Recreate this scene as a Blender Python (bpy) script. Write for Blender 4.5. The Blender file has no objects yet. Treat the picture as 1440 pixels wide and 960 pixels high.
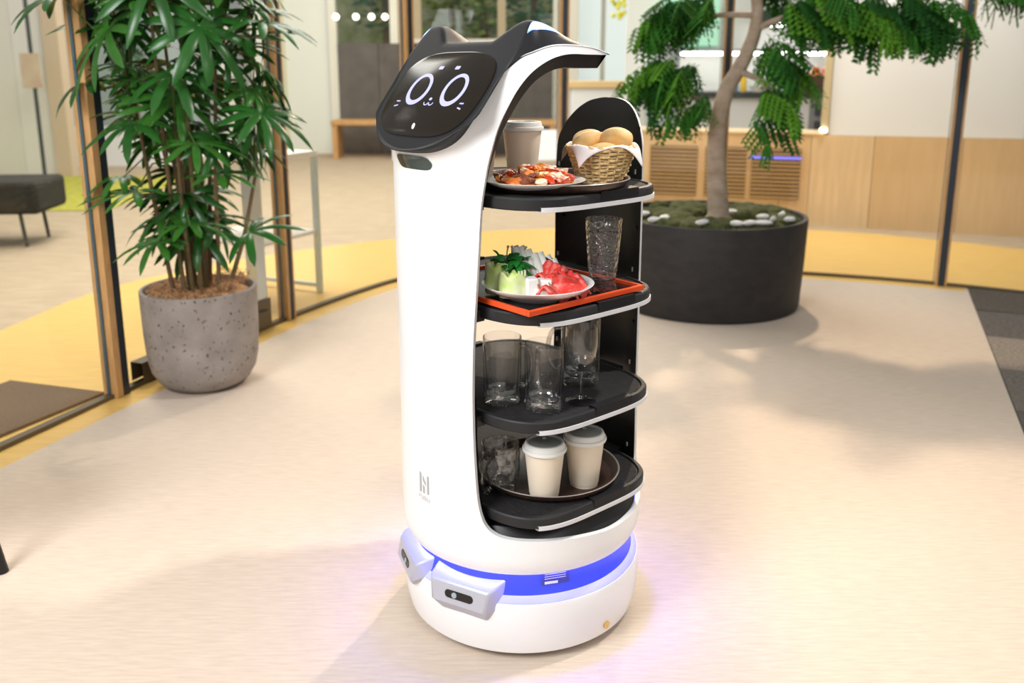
import bpy, bmesh, math, random
from mathutils import Vector, Matrix, geometry
random.seed(7)
sc = bpy.context.scene
COL = sc.collection
PI = math.pi
R_ = math.radians

# ------------------------------------------------------------------ camera
cam_d = bpy.data.cameras.new('camera'); cam = bpy.data.objects.new('camera', cam_d); COL.objects.link(cam)
cam.location = (0, 0, 1.195); cam.rotation_euler = (R_(90 - 12.6), 0, 0)
cam_d.sensor_width = 36; cam_d.lens = 1240 / 1440 * 36
cam_d.shift_y = -102 / 1440
cam_d.clip_end = 100
cam_d.dof.use_dof = True; cam_d.dof.focus_distance = 1.72; cam_d.dof.aperture_fstop = 3.4
sc.camera = cam

# ------------------------------------------------------------------ world, lights, exposure
w = bpy.data.worlds.new('world'); sc.world = w; w.use_nodes = True
bg = w.node_tree.nodes['Background']; bg.inputs[0].default_value = (1.0, 0.98, 0.95, 1); bg.inputs[1].default_value = 0.37
sc.view_settings.view_transform = 'Standard'; sc.view_settings.look = 'None'
sc.view_settings.gamma = 1; sc.view_settings.use_curve_mapping = False
sc.view_settings.exposure = 0.05

def area(name, loc, target, size, energy, col, spread=180, size_y=None):
    d = bpy.data.lights.new(name, 'AREA'); d.energy = energy; d.color = col; d.size = size
    if size_y: d.shape = 'RECTANGLE'; d.size_y = size_y
    d.spread = R_(spread)
    o = bpy.data.objects.new(name, d); COL.objects.link(o); o.location = loc
    o.rotation_euler = (Vector(target) - Vector(loc)).to_track_quat('-Z', 'Y').to_euler()
    return o
area('ceiling_spot_over_tree', (1.65, 6.85, 4.08), (0.85, 2.1, 0), 0.15, 28, (1.0, 0.78, 0.56), spread=54)
area('ceiling_spot_right', (1.95, 2.45, 3.7), (-0.45, 1.75, 0.1), 0.22, 15, (1.0, 0.94, 0.88), spread=74)
area('fill_panel_front', (-1.8, 0.0, 2.5), (-0.5, 2.1, 0.3), 1.2, 98, (0.98, 0.98, 1.0))  # unseen fill lamp, added to whiten the robot's front left and near floor
area('ceiling_panel_front_right', (1.3, -0.5, 2.5), (0.1, 1.7, 0.5), 0.9, 17, (1.0, 0.97, 0.94))
area('fill_panel_corridor', (2.4, 5.9, 3.4), (2.6, 6.9, 0.9), 0.8, 23, (1.0, 0.95, 0.88), spread=110)  # fill lamp added to light the white wall, no known fixture
area('fill_panel_entrance', (-2.3, 5.0, 3.5), (-2.1, 4.9, 0), 1.2, 42, (1.0, 0.94, 0.82), spread=120)  # added fill that brightens the left part of the wood ring
area('fill_panel_lobby', (-1.6, 8.4, 4.4), (-1.6, 8.6, 0), 5.0, 400, (1.0, 0.97, 0.91))  # large unseen lamp added so the lobby does not go dark

# ------------------------------------------------------------------ materials
MATS = {}
def mat(name, col=(.8, .8, .8), rough=.5, metal=0, noise=0, nscale=20, bump=0, bscale=60, emit=None, estr=0, coat=0, spec=.5, sss=0, col2=None, stretch=None, trans=0, ior=1.45, thr=None, detail=4):
    if name in MATS: return MATS[name]
    m = bpy.data.materials.new(name); m.use_nodes = True
    nt = m.node_tree; b = nt.nodes['Principled BSDF']
    b.inputs['Base Color'].default_value = (*col, 1); b.inputs['Roughness'].default_value = rough
    b.inputs['Metallic'].default_value = metal; b.inputs['Specular IOR Level'].default_value = spec
    b.inputs['Coat Weight'].default_value = coat
    b.inputs['IOR'].default_value = ior
    if trans: b.inputs['Transmission Weight'].default_value = trans
    if sss: b.inputs['Subsurface Weight'].default_value = sss; b.inputs['Subsurface Scale'].default_value = .01
    if emit: b.inputs['Emission Color'].default_value = (*emit, 1); b.inputs['Emission Strength'].default_value = estr
    tc = nt.nodes.new('ShaderNodeTexCoord'); src = tc.outputs['Object']
    if stretch:
        mp = nt.nodes.new('ShaderNodeMapping'); mp.inputs['Scale'].default_value = stretch
        nt.links.new(src, mp.inputs['Vector']); src = mp.outputs['Vector']
    if noise or col2:
        n = nt.nodes.new('ShaderNodeTexNoise'); n.inputs['Scale'].default_value = nscale; n.inputs['Detail'].default_value = detail
        nt.links.new(src, n.inputs['Vector'])
        r = nt.nodes.new('ShaderNodeValToRGB')
        c2 = col2 if col2 else tuple(max(0, c * (1 - noise)) for c in col)
        c1 = col if col2 else tuple(min(1, c * (1 + noise * .6)) for c in col)
        lo, hi = thr if thr else (.3, .7)
        r.color_ramp.elements[0].position = lo; r.color_ramp.elements[0].color = (*c2, 1)
        r.color_ramp.elements[1].position = hi; r.color_ramp.elements[1].color = (*c1, 1)
        nt.links.new(n.outputs['Fac'], r.inputs['Fac']); nt.links.new(r.outputs['Color'], b.inputs['Base Color'])
    if bump:
        n2 = nt.nodes.new('ShaderNodeTexNoise'); n2.inputs['Scale'].default_value = bscale
        nt.links.new(src, n2.inputs['Vector'])
        bp = nt.nodes.new('ShaderNodeBump'); bp.inputs['Strength'].default_value = bump; bp.inputs['Distance'].default_value = .01
        nt.links.new(n2.outputs['Fac'], bp.inputs['Height']); nt.links.new(bp.outputs['Normal'], b.inputs['Normal'])
    MATS[name] = m
    return m
def pane_mat(name, tint=(1, 1, 1), refl=.05):
    m = bpy.data.materials.new(name); m.use_nodes = True; nt = m.node_tree
    out = nt.nodes['Material Output']; nt.nodes.remove(nt.nodes['Principled BSDF'])
    t = nt.nodes.new('ShaderNodeBsdfTransparent'); t.inputs[0].default_value = (*tint, 1)
    g = nt.nodes.new('ShaderNodeBsdfGlossy'); g.inputs['Roughness'].default_value = .01
    mx = nt.nodes.new('ShaderNodeMixShader'); mx.inputs[0].default_value = refl
    nt.links.new(t.outputs[0], mx.inputs[1]); nt.links.new(g.outputs[0], mx.inputs[2]); nt.links.new(mx.outputs[0], out.inputs['Surface'])
    MATS[name] = m; return m
def glass_mat(name, col=(1, 1, 1), ior=1.45, bump=0, bscale=60, edge=.30, base=.02):
    # thin walled vessel glass: clear seen square on, darker and shinier towards grazing angles
    m = bpy.data.materials.new(name); m.use_nodes = True; nt = m.node_tree
    out = nt.nodes['Material Output']; nt.nodes.remove(nt.nodes['Principled BSDF'])
    t = nt.nodes.new('ShaderNodeBsdfTransparent'); g = nt.nodes.new('ShaderNodeBsdfGlossy'); g.inputs['Roughness'].default_value = .02
    fr = nt.nodes.new('ShaderNodeValToRGB'); fr.color_ramp.elements[0].position = .30; fr.color_ramp.elements[0].color = (base, base, base, 1); fr.color_ramp.elements[1].position = .97; fr.color_ramp.elements[1].color = (.9, .9, .9, 1)
    m_ = fr.color_ramp.elements.new(.62); m_.color = (base + .06,) * 3 + (1,)
    lw_ = nt.nodes.new('ShaderNodeLayerWeight'); lw_.inputs['Blend'].default_value = .5
    rp_ = nt.nodes.new('ShaderNodeValToRGB'); rp_.color_ramp.elements[0].color = (.985 * col[0], .985 * col[1], .985 * col[2], 1); rp_.color_ramp.elements[1].color = (edge, edge, edge, 1); rp_.color_ramp.elements[0].position = .62
    mx = nt.nodes.new('ShaderNodeMixShader')
    nt.links.new(lw_.outputs['Facing'], rp_.inputs['Fac']); nt.links.new(rp_.outputs['Color'], t.inputs[0])
    nt.links.new(lw_.outputs['Facing'], fr.inputs['Fac']); nt.links.new(fr.outputs['Color'], mx.inputs[0]); nt.links.new(t.outputs[0], mx.inputs[1]); nt.links.new(g.outputs[0], mx.inputs[2])
    rg = nt.nodes.new('ShaderNodeBsdfGlass'); rg.inputs['IOR'].default_value = ior; rg.inputs['Roughness'].default_value = 0
    m2 = nt.nodes.new('ShaderNodeMixShader'); m2.inputs[0].default_value = .07
    nt.links.new(mx.outputs[0], m2.inputs[1]); nt.links.new(rg.outputs[0], m2.inputs[2]); nt.links.new(m2.outputs[0], out.inputs['Surface'])
    if bump:
        tc = nt.nodes.new('ShaderNodeTexCoord'); v = nt.nodes.new('ShaderNodeTexVoronoi'); v.inputs['Scale'].default_value = bscale
        bp = nt.nodes.new('ShaderNodeBump'); bp.inputs['Strength'].default_value = bump; bp.inputs['Distance'].default_value = .004
        nt.links.new(tc.outputs['Object'], v.inputs['Vector']); nt.links.new(v.outputs['Distance'], bp.inputs['Height'])
        for n_ in (g, lw_, rg): nt.links.new(bp.outputs['Normal'], n_.inputs['Normal'])
    MATS[name] = m; return m

white = mat('robot_white', (.90, .905, .91), .32, coat=.3)
dark = mat('robot_charcoal', (.012, .012, .014), .5, spec=.28, bump=.03, bscale=900)
liner_m = mat('robot_liner', (.018, .017, .017), .35)
screen_m = mat('screen_glass', (.016, .012, .008), .14, spec=.3, noise=.5, nscale=900, coat=0)
eye_m = mat('screen_glow', (.3, .3, .6), .4, emit=(.46, .46, .85), estr=.62)
ear_m = mat('ear_glow', (.8, .9, 1), .4, emit=(.75, .9, 1.0), estr=2.4)
ear_edge = mat('ear_edge_glow', (.1, .3, .8), .4, emit=(.08, .25, .8), estr=.7)
slot_m = mat('slot_grey_green', (.045, .07, .07), .15)
logo_m = mat('logo_grey', (.42, .44, .45), .4)
silver_p = mat('bumper_silver', (.50, .51, .58), .35, metal=.2)
led_m = mat('led_blue', (.1, .1, .9), .4, emit=(.09, .09, 1.0), estr=75)
recess_m = mat('recess_grey', (.52, .53, .60), .3)
black_gloss = mat('black_gloss', (.006, .006, .008), .08)
lens_m = mat('lens_grey', (.35, .4, .45), .1)
brass = mat('brass_button', (.75, .52, .2), .3, metal=.8)
tray_m = mat('tray_black', (.014, .014, .015), .55)
matt_m = mat('tray_mat', (.018, .017, .018), .75, spec=.3, noise=.5, nscale=60, stretch=(1, 9, 1), bump=.2, bscale=30)
strip_m = mat('strip_pale', (.72, .72, .74), .4)
steel = mat('steel', (.62, .65, .68), .3, metal=.9)
cream = mat('cup_cream', (.80, .70, .56), .6)
lid_m = mat('lid_white', (.82, .82, .78), .4)
liddark = mat('lid_recess', (.50, .52, .47), .4)
brown_tray = mat('serving_tray_brown', (.055, .030, .022), .4, noise=.3, nscale=90)
traylip = mat('serving_tray_lip', (.30, .26, .23), .3)
porcelain = mat('porcelain', (.85, .85, .84), .15, coat=.4)
red_l = mat('lacquer_red', (.75, .085, .02), .25)
black_l = mat('lacquer_black', (.01, .01, .011), .2)
glass = glass_mat('clear_glass')
dglass = glass_mat('dimpled_glass', bump=.9, bscale=60, base=.14, edge=.7)
hglass = glass_mat('hammered_glass', bump=1.0, bscale=110, base=.07, edge=.35)
bglass = glass_mat('thick_glass_base', bump=.3, bscale=45, base=.26, edge=.6)
wglass = glass_mat('wine_glass', base=.06, edge=.72)
water_m = glass_mat('water', ior=1.33)
wick = mat('wicker', (.88, .60, .28), .6, noise=.35, nscale=150)
paper = mat('napkin_paper', (.85, .78, .76), .8)
bread = mat('bread_crust', (.78, .42, .11), .55, col2=(.92, .68, .34), nscale=16, bump=.15, bscale=60)
beef = mat('raw_beef', (.72, .045, .035), .35, col2=(.85, .30, .26), nscale=55, thr=(.26, .52), sss=.1)
cabb = mat('napa_cabbage', (.82, .86, .55), .5, col2=(.55, .70, .16), nscale=26, thr=(.32, .6))
green_leaf = mat('chrysanthemum_green', (.02, .22, .03), .5, noise=.4, nscale=60)
tofu = mat('tofu_white', (.86, .85, .80), .5)
leek = mat('leek_white', (.78, .82, .74), .4, noise=.15, nscale=40)
shiitake = mat('shiitake_dark', (.035, .012, .012), .35)
mushst = mat('mushroom_brown', (.45, .22, .12), .6)
tomato = mat('tomato_red', (.50, .05, .015), .4, noise=.3, nscale=50)
noodle = mat('noodle_orange', (.80, .26, .04), .4, noise=.3, nscale=60)
seafood = mat('seafood_pale', (.85, .60, .40), .4, noise=.3, nscale=50)
dkfood = mat('browned_food', (.20, .055, .02), .5, noise=.4, nscale=60)

# ------------------------------------------------------------------ helpers
def tag(o, label=None, cat=None, group=None, kind=None):
    if label: o['label'] = label
    if cat: o['category'] = cat
    if group: o['group'] = group
    if kind: o['kind'] = kind
    return o
def empty(name, loc=(0, 0, 0), rz=0, label=None, cat=None, group=None):
    o = bpy.data.objects.new(name, None); COL.objects.link(o); o.location = loc; o.rotation_euler = (0, 0, rz); o.empty_display_size = .05
    return tag(o, label, cat, group)
def obj(name, bm, mats, parent=None, smooth=True, angle=40, bevel=0, loc=None, rz=0, seg=2, recalc=True):
    if recalc: bmesh.ops.recalc_face_normals(bm, faces=bm.faces[:])
    me = bpy.data.meshes.new(name); bm.to_mesh(me); bm.free()
    if not isinstance(mats, (list, tuple)): mats = [mats]
    for m in mats: me.materials.append(m)
    if smooth:
        for p in me.polygons: p.use_smooth = True
        me.set_sharp_from_angle(angle=R_(angle))
    o = bpy.data.objects.new(name, me); COL.objects.link(o)
    if parent: o.parent = parent
    if loc: o.location = loc
    if rz: o.rotation_euler = (0, 0, rz)
    if bevel:
        b = o.modifiers.new('bevel', 'BEVEL'); b.width = bevel; b.segments = seg; b.limit_method = 'ANGLE'; b.angle_limit = R_(40)
    return o
def share(name, me, parent=None, loc=(0, 0, 0), rot=(0, 0, 0), scale=(1, 1, 1)):
    o = bpy.data.objects.new(name, me); COL.objects.link(o); o.parent = parent
    o.location = loc; o.rotation_euler = rot; o.scale = scale; return o
def copy_tree(o, parent=None):
    c = o.copy(); COL.objects.link(c); c.parent = parent
    for ch in list(o.children): copy_tree(ch, c)
    return c
def box(bm, x0, x1, y0, y1, z0, z1, M=None):
    vs = [bm.verts.new(Vector(p) if M is None else M @ Vector(p)) for p in
          [(x0, y0, z0), (x1, y0, z0), (x1, y1, z0), (x0, y1, z0), (x0, y0, z1), (x1, y0, z1), (x1, y1, z1), (x0, y1, z1)]]
    for f in [(0, 3, 2, 1), (4, 5, 6, 7), (0, 1, 5, 4), (1, 2, 6, 5), (2, 3, 7, 6), (3, 0, 4, 7)]: bm.faces.new([vs[i] for i in f])
    return bm
def B(): return bmesh.new()
def lathe(bm, prof, n=48, mi=0, cx=0, cy=0, mis=None):
    rings = []
    for r, z in prof:
        if r < 1e-6: rings.append([bm.verts.new((cx, cy, z))])
        else: rings.append([bm.verts.new((cx + r * math.cos(2 * PI * i / n), cy + r * math.sin(2 * PI * i / n), z)) for i in range(n)])
    for k in range(len(rings) - 1):
        a, b = rings[k], rings[k + 1]; m = mis[k] if mis else mi
        for i in range(n):
            j = (i + 1) % n
            if len(a) == 1 and len(b) == 1: continue
            if len(a) == 1: f = bm.faces.new([a[0], b[j], b[i]])
            elif len(b) == 1: f = bm.faces.new([a[i], a[j], b[0]])
            else: f = bm.faces.new([a[i], a[j], b[j], b[i]])
            f.material_index = m
    return bm
def tube(bm, pts, rad, n=8, cap=True, mi=0):
    pts = [Vector(p) for p in pts]
    if not isinstance(rad, (list, tuple)): rad = [rad] * len(pts)
    rings = []; up = None
    for i, p in enumerate(pts):
        t = (pts[min(i + 1, len(pts) - 1)] - pts[max(i - 1, 0)])
        t = t.normalized() if t.length > 1e-9 else Vector((0, 0, 1))
        if up is None: up = t.orthogonal().normalized()
        else:
            up = up - t * up.dot(t)
            up = up.normalized() if up.length > 1e-6 else t.orthogonal().normalized()
        s = t.cross(up)
        rings.append([bm.verts.new(p + rad[i] * (math.cos(2 * PI * k / n) * up + math.sin(2 * PI * k / n) * s)) for k in range(n)])
    for a, b in zip(rings, rings[1:]):
        for k in range(n):
            f = bm.faces.new([a[k], a[(k + 1) % n], b[(k + 1) % n], b[k]]); f.material_index = mi
    if cap:
        f = bm.faces.new(rings[0][::-1]); f.material_index = mi
        f = bm.faces.new(rings[-1]); f.material_index = mi
    return bm
def grid(bm, G, mi=0, flip=False):
    V = [[bm.verts.new(p) for p in row] for row in G]
    for i in range(len(V) - 1):
        for j in range(len(V[0]) - 1):
            q = [V[i][j], V[i][j + 1], V[i + 1][j + 1], V[i + 1][j]]
            f = bm.faces.new(q[::-1] if flip else q); f.material_index = mi
    return V
def prism(bm, pts, z0, z1, mi=0):
    a = [bm.verts.new((x, y, z0)) for x, y in pts]; b = [bm.verts.new((x, y, z1)) for x, y in pts]
    n = len(pts)
    bm.faces.new(a[::-1]); bm.faces.new(b)
    for i in range(n): bm.faces.new([a[i], a[(i + 1) % n], b[(i + 1) % n], b[i]])
    for f in bm.faces: f.material_index = mi
    bmesh.ops.recalc_face_normals(bm, faces=bm.faces[:])
    return bm
def catmull(P, n=8, closed=False):
    out = []; N = len(P)
    for i in range(N if closed else N - 1):
        p = [P[(i + k) % N] if closed else P[min(max(i + k, 0), N - 1)] for k in (-1, 0, 1, 2)]
        for s in range(n):
            t = s / n
            out.append(tuple(.5 * (2 * b + (c - a) * t + (2 * a - 5 * b + 4 * c - d) * t * t + (3 * b - a - 3 * c + d) * t ** 3) for a, b, c, d in zip(*p)))
    if not closed: out.append(tuple(P[-1]))
    return out
def lerp_tab(T, x):
    if x <= T[0][0]: return T[0][1]
    for (x0, y0), (x1, y1) in zip(T, T[1:]):
        if x <= x1: return y0 + (y1 - y0) * (x - x0) / (x1 - x0)
    return T[-1][1]
def sstep(a, b, x):
    t = min(1, max(0, (x - a) / (b - a))); return t * t * (3 - 2 * t)
def blob(bm, c, r, sub=2, jit=0, seed=0, rot=None, mi=0):
    ret = bmesh.ops.create_icosphere(bm, subdivisions=sub, radius=1)
    rnd = random.Random(seed); ph = [rnd.uniform(0, 6.28) for _ in range(6)]
    M = rot if rot else Matrix.Identity(3)
    for v in ret['verts']:
        k = 1 + jit * (math.sin(3 * v.co.x + ph[0]) * math.sin(3 * v.co.y + ph[1]) + .6 * math.sin(6 * v.co.y + ph[2]) * math.sin(5 * v.co.z + ph[3]))
        v.co = M @ Vector((v.co.x * r[0] * k, v.co.y * r[1] * k, v.co.z * r[2] * k)) + Vector(c)
    for f in {f for v in ret['verts'] for f in v.link_faces}: f.material_index = mi
    return bm

# ================================================================== SETTING
# course of the glazed wall on the floor (from the left front round to the right)
GW = [(-2.10, 1.50), (-1.88, 2.05), (-1.666, 2.673), (-1.495, 3.18), (-1.30, 3.74), (-1.114, 4.227), (-.86, 4.75), (-.59, 5.13), (-.15, 5.37), (.315, 5.45), (.80, 5.43), (1.27, 5.33), (1.85, 5.19), (2.47, 4.94), (3.10, 4.55), (3.60, 4.10)]
GWs = catmull(GW, 6)
def offset_line(P, d):
    out = []
    for i, p in enumerate(P):
        a = Vector(P[max(i - 1, 0)]); b = Vector(P[min(i + 1, len(P) - 1)]); t = (b - a).normalized()
        nrm = Vector((t.y, -t.x))
        out.append((p[0] + nrm.x * d, p[1] + nrm.y * d))
    return out
inner_edge = offset_line(GWs, .13)     # towards the room

carpet_m = mat('carpet_beige', (.70, .59, .485), .9, col2=(.57, .475, .385), nscale=16, stretch=(1.0, 8, 1), thr=(.22, .78), bump=.2, bscale=150, detail=9, spec=.12)
wood_y = mat('floor_wood_yellow', (.80, .52, .15), .32, col2=(.70, .44, .13), nscale=6, stretch=(1, 8, 1), thr=(.3, .7))
stone_m = mat('lobby_floor_grey', (.50, .39, .26), .8, col2=(.38, .29, .19), nscale=5, stretch=(1, 4, 1), thr=(.25, .75), detail=9)
greyc = [mat('carpet_grey_a', (.20, .175, .15), .95, noise=.3, nscale=70, spec=.1), mat('carpet_grey_b', (.29, .25, .21), .95, noise=.3, nscale=70, spec=.1), mat('carpet_grey_c', (.14, .125, .115), .95, noise=.3, nscale=70, spec=.1)]
lime = mat('carpet_lime', (.46, .43, .06), .9, noise=.25, nscale=12)

# lobby floor beyond the glass
bm = box(B(), -9, 9, -1.5, 16.6, -.06, -.012); tag(obj('floor_lobby', bm, stone_m, smooth=False), 'grey beige floor of the lobby beyond the glass', None, None, 'structure')
# wooden ring outside and under the glass
outer = [(-3.1, 1.5), (-2.75, 2.6), (-2.45, 3.9), (-2.30, 4.85), (-1.72, 5.72), (-.863, 6.377), (.0, 6.75), (1.1, 6.93), (2.325, 6.767), (3.0, 6.42), (3.55, 5.97), (4.3, 5.2)]
outer = catmull(outer, 6)
bm = B()
n = len(GWs)
ins = offset_line(GWs, .135)
def resample(P, n):
    L = [0]
    for a, b in zip(P, P[1:]): L.append(L[-1] + math.dist(a, b))
    out = []
    for i in range(n):
        s = L[-1] * i / (n - 1); k = 0
        while k < len(L) - 2 and L[k + 1] < s: k += 1
        t = (s - L[k]) / (L[k + 1] - L[k]); out.append(tuple(P[k][q] + t * (P[k + 1][q] - P[k][q]) for q in (0, 1)))
    return out
ro, ri = resample(outer, 80), resample(ins, 80)
grid(bm, [[(x, y, -.004) for x, y in ri], [(x, y, -.004) for x, y in ro]])
grid(bm, [[(x, y, -.03) for x, y in ri], [(x, y, -.004) for x, y in ri]])
bmesh.ops.recalc_face_normals(bm, faces=bm.faces[:])
tag(obj('floor_wood_ring', bm, wood_y, smooth=False), 'honey yellow wooden floor band running under the curved glass', None, None, 'structure')
# beige carpet inside
bnd = (2.576, 4.848), (1.10, 1.25)
inn = inner_edge
def side(p): return (bnd[1][0] - bnd[0][0]) * (p[1] - bnd[0][1]) - (bnd[1][1] - bnd[0][1]) * (p[0] - bnd[0][0])
left_pts = [p for p in inn if side(p) < 0]
poly = [(-1.9, -.8)] + left_pts + [bnd[0], (1.10 - .841, 1.25 - 2.05)]
poly = [p for p in poly]
bm = prism(B(), poly, -.05, 0); tag(obj('floor', bm, carpet_m, smooth=False), 'pinkish beige streaked carpet inside the glass room', None, None, 'structure')
# grey carpet tiles on the right: each tile its own slab
fl2 = empty('floor_grey_tiles', (bnd[0][0], bnd[0][1], 0), math.atan2(bnd[1][1] - bnd[0][1], bnd[1][0] - bnd[0][0]), 'dark grey carpet tiles beside the beige carpet', None)
fl2['kind'] = 'structure'
bm = box(B(), 0, 6.2, .002, 2.6, -.05, -.003); obj('tile_bed', bm, greyc[2], fl2, smooth=False)
tile_me = []
for k in range(3):
    o = obj('carpet_tile', box(B(), .003, .497, .003, .497, -.003, .001), greyc[k], fl2, smooth=False); tile_me.append(o.data); o.location = (0, .5 * k, 0)
rt = random.Random(3)
for i in range(8):
    for j in range(3):
        if i == 0: continue
        share('carpet_tile', tile_me[rt.choice([0, 1, 2, 0, 2])], fl2, (i * .5, j * .5 + .002, 0))
for i in range(3): fl2.children[1 + i].location = (0, .5 * i + .002, 0)

# glass wall: mullions, panes, sill
mull_dark = mat('mullion_dark', (.035, .045, .06), .35, metal=.3)
mull_wood = mat('mullion_wood', (.62, .36, .15), .45, noise=.2, nscale=30, stretch=(6, 6, .5))
bronze = mat('bronze_rail', (.13, .10, .06), .4, metal=.4)
pane = pane_mat('window_pane', (.97, .985, .975), .045)
pane_far = pane_mat('window_pane_far', (.97, .985, .975), .006)
pane_edge = mat('pane_edge_blue', (.06, .12, .16), .2)
MU = [3 * 6, 5 * 6, 7 * 6, 9 * 6, 11 * 6, 13 * 6]
glassw = empty('wall_glass', (0, 0, 0), 0, 'curved floor to ceiling glass wall with dark and wood posts'); glassw['kind'] = 'structure'
for k, i in enumerate(MU):
    p = Vector(GWs[i]); t = (Vector(GWs[i + 1]) - Vector(GWs[i - 1])).normalized(); ang = math.atan2(t.y, t.x)
    wd = .036 if k in (0, 5) else .030
    o = obj('post', box(B(), -.016, wd - .016, -.030, .030, 0, 3.1), mull_dark, glassw, smooth=False, loc=(p.x, p.y, -.003), rz=ang)
    w1 = .030 if k == 0 else .016
    obj('wood_trim', box(B(), -.016 - w1, -.016, -.032, .032, 0, 3.1), mull_wood, o, smooth=False)
    if k != 0: obj('wood_trim', box(B(), wd - .016, wd - .005, -.032, .032, 0, 3.1), mull_wood, o, smooth=False)
    obj('glass_edge', box(B(), -.016 - w1 - .010, -.016 - w1 - .006, -.006, .006, 0, 3.1), pane_edge, o, smooth=False)
segs = [0] + MU + [len(GWs) - 1]
for a, b in zip(segs, segs[1:]):
    bm = B(); pts = GWs[a:b + 1]
    n1 = [(x, y) for x, y in offset_line(pts, .005)]; n2 = [(x, y) for x, y in offset_line(pts, -.005)]
    grid(bm, [[(x, y, .02) for x, y in n1], [(x, y, 3.1) for x, y in n1]])
    obj('pane', bm, pane, glassw)
    bm = B(); o1 = offset_line(pts, .016); o2 = offset_line(pts, -.016)
    grid(bm, [[(x, y, -.004) for x, y in o1], [(x, y, .012) for x, y in o1], [(x, y, .012) for x, y in o2], [(x, y, -.004) for x, y in o2]])
    obj('sill', bm, bronze, glassw, smooth=False)
# bronze door rail between the first two posts
bm = B(); pts = GWs[19:29]; o1 = offset_line(pts, .028); o2 = offset_line(pts, -.028)
grid(bm, [[(x, y, .012) for x, y in o1], [(x, y, .09) for x, y in o1], [(x, y, .09) for x, y in o2], [(x, y, .012) for x, y in o2]])
obj('door_rail', bm, bronze, glassw, smooth=False)
p = Vector(GWs[28]); obj('door_post', box(B(), -.03, .03, -.03, .03, .012, 3.0), mat('steel_post', (.62, .66, .68), .35, metal=.7), glassw, smooth=False, loc=(p.x - .03, p.y, 0), rz=R_(68))
obj('door_post_base', box(B(), -.045, .045, -.04, .04, -.003, .14), bronze, glassw, smooth=False, loc=(p.x - .03, p.y, 0), rz=R_(68))

# door mat outside the glass at the left
bm = prism(B(), [(-1.44, 3.17), (-1.87, 3.30), (-2.28, 2.25), (-1.86, 2.15)], -.003, .008)
for v in bm.verts: v.co.x -= .11
tag(obj('door_mat', bm, mat('mat_brown', (.16, .10, .055), .9, noise=.3, nscale=120)), 'dark brown door mat on the yellow wood outside the glass', 'mat')

# ------------------------------------------------------------------ lobby, right: counter wall with louvres, white wall
oak = mat('oak_panel', (.74, .50, .25), .45, col2=(.68, .45, .22), nscale=4, stretch=(7, 7, .6), thr=(.3, .7))
oak2 = mat('oak_panel_light', (.78, .56, .31), .45, noise=.1, nscale=4, stretch=(7, 7, .6))
wallw = mat('wall_white', (.85, .85, .84), .6)
louv_d = mat('louvre_dark', (.13, .075, .03), .6); slat_m = mat('louvre_slat', (.50, .32, .14), .5, noise=.1, nscale=8)
ca = math.atan2(-.312, .95)
cw = empty('wall_counter', (.9, 7.48, 0), ca, 'oak panelled low wall of the cafe with louvred grilles'); cw['kind'] = 'structure'
x = 0
pw = [.30, 1.02, .22, .46, .62, .70, .66, .66]
for i, wdt in enumerate(pw):
    obj('panel', box(B(), x + .002, x + wdt - .002, 0, .25, -.012, .71), oak if i % 3 else oak2, cw, smooth=False); x += wdt
obj('counter_cap', box(B(), 0, 1.62, -.01, .45, .711, .725), oak2, cw, smooth=False)
slat_me = None
for gx0, gx1 in ((.27, .66), (.72, 1.05), (1.09, 1.47)):
    o = obj('grille_back', box(B(), gx0, gx1, -.006, -.001, .19, .60), louv_d, cw, smooth=False)
    for j in range(13):
        z = .20 + j * .0315
        obj('slat', box(B(), gx0, gx1, -.022, -.006, z, z + .015), slat_m, cw, smooth=False)
obj('blue_light_line', box(B(), 1.07, 1.47, -.026, -.022, .515, .535), mat('led_line', (.2, .2, .9), .4, emit=(.22, .2, .85), estr=.9), cw, smooth=False)
wl = empty('wall_white_right', (.9, 7.48, 0), ca, 'plain cream white wall above the oak panels'); wl['kind'] = 'structure'
obj('wall_panel', box(B(), 1.66, 3.02, .02, .24, .712, 3.2), wallw, wl, smooth=False)
obj('wall_panel', box(B(), 3.024, 4.7, .02, .24, .712, 3.2), wallw, wl, smooth=False)
obj('edge_trim', box(B(), 1.60, 1.655, -.01, .24, .726, 3.2), mat('edge_gold', (.72, .58, .33), .35, metal=.4), wl, smooth=False)
ls = obj('wall_spot_lamp', lathe(B(), [(0, 0), (.022, .004), (.03, .02), (.022, .036), (0, .04)], 16), mat('lamp_warm', (1, .9, .7), .4, emit=(1, .85, .6), estr=6), None, loc=(2.43, 6.955, .73))
tag(ls, 'small warm glowing lamp at the foot of the gold wall edge', 'lamp')

# kitchen bar behind
kitch_w = mat('kitchen_white', (.84, .85, .84), .4); kitch_d = mat('kitchen_dark', (.05, .06, .065), .4); kitch_g = mat('kitchen_grey', (.34, .37, .38), .4)
kit_glow = mat('kitchen_light', (1, 1, 1), .4, emit=(1, .98, .92), estr=11)
K0 = Vector((0, 9.0, 0))
for i in range(4):
    x0 = 1.75 + .40 * i
    k = empty('kitchen_cabinet', (x0, 8.85, -.012), 0, ['white kitchen cabinet beside the grey pillar', 'white kitchen cabinet behind the tree trunk', 'white kitchen cabinet below the two bowls', 'kitchen cabinet with dark open oven shelves'][i], 'cabinet', 'cabinets of the cafe kitchen')
    obj('body', box(B(), 0, .396, .02, .55, 0, .96), kitch_w if i < 3 else kitch_g, k, smooth=False)
    if i < 3: obj('door', box(B(), .006, .39, 0, .02, .06, .95), kitch_w, k, smooth=False)
    else:
        for z in (.62, .78): obj('oven_window', box(B(), .05, .36, 0, .02, z, z + .11), kitch_d, k, smooth=False)
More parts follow.
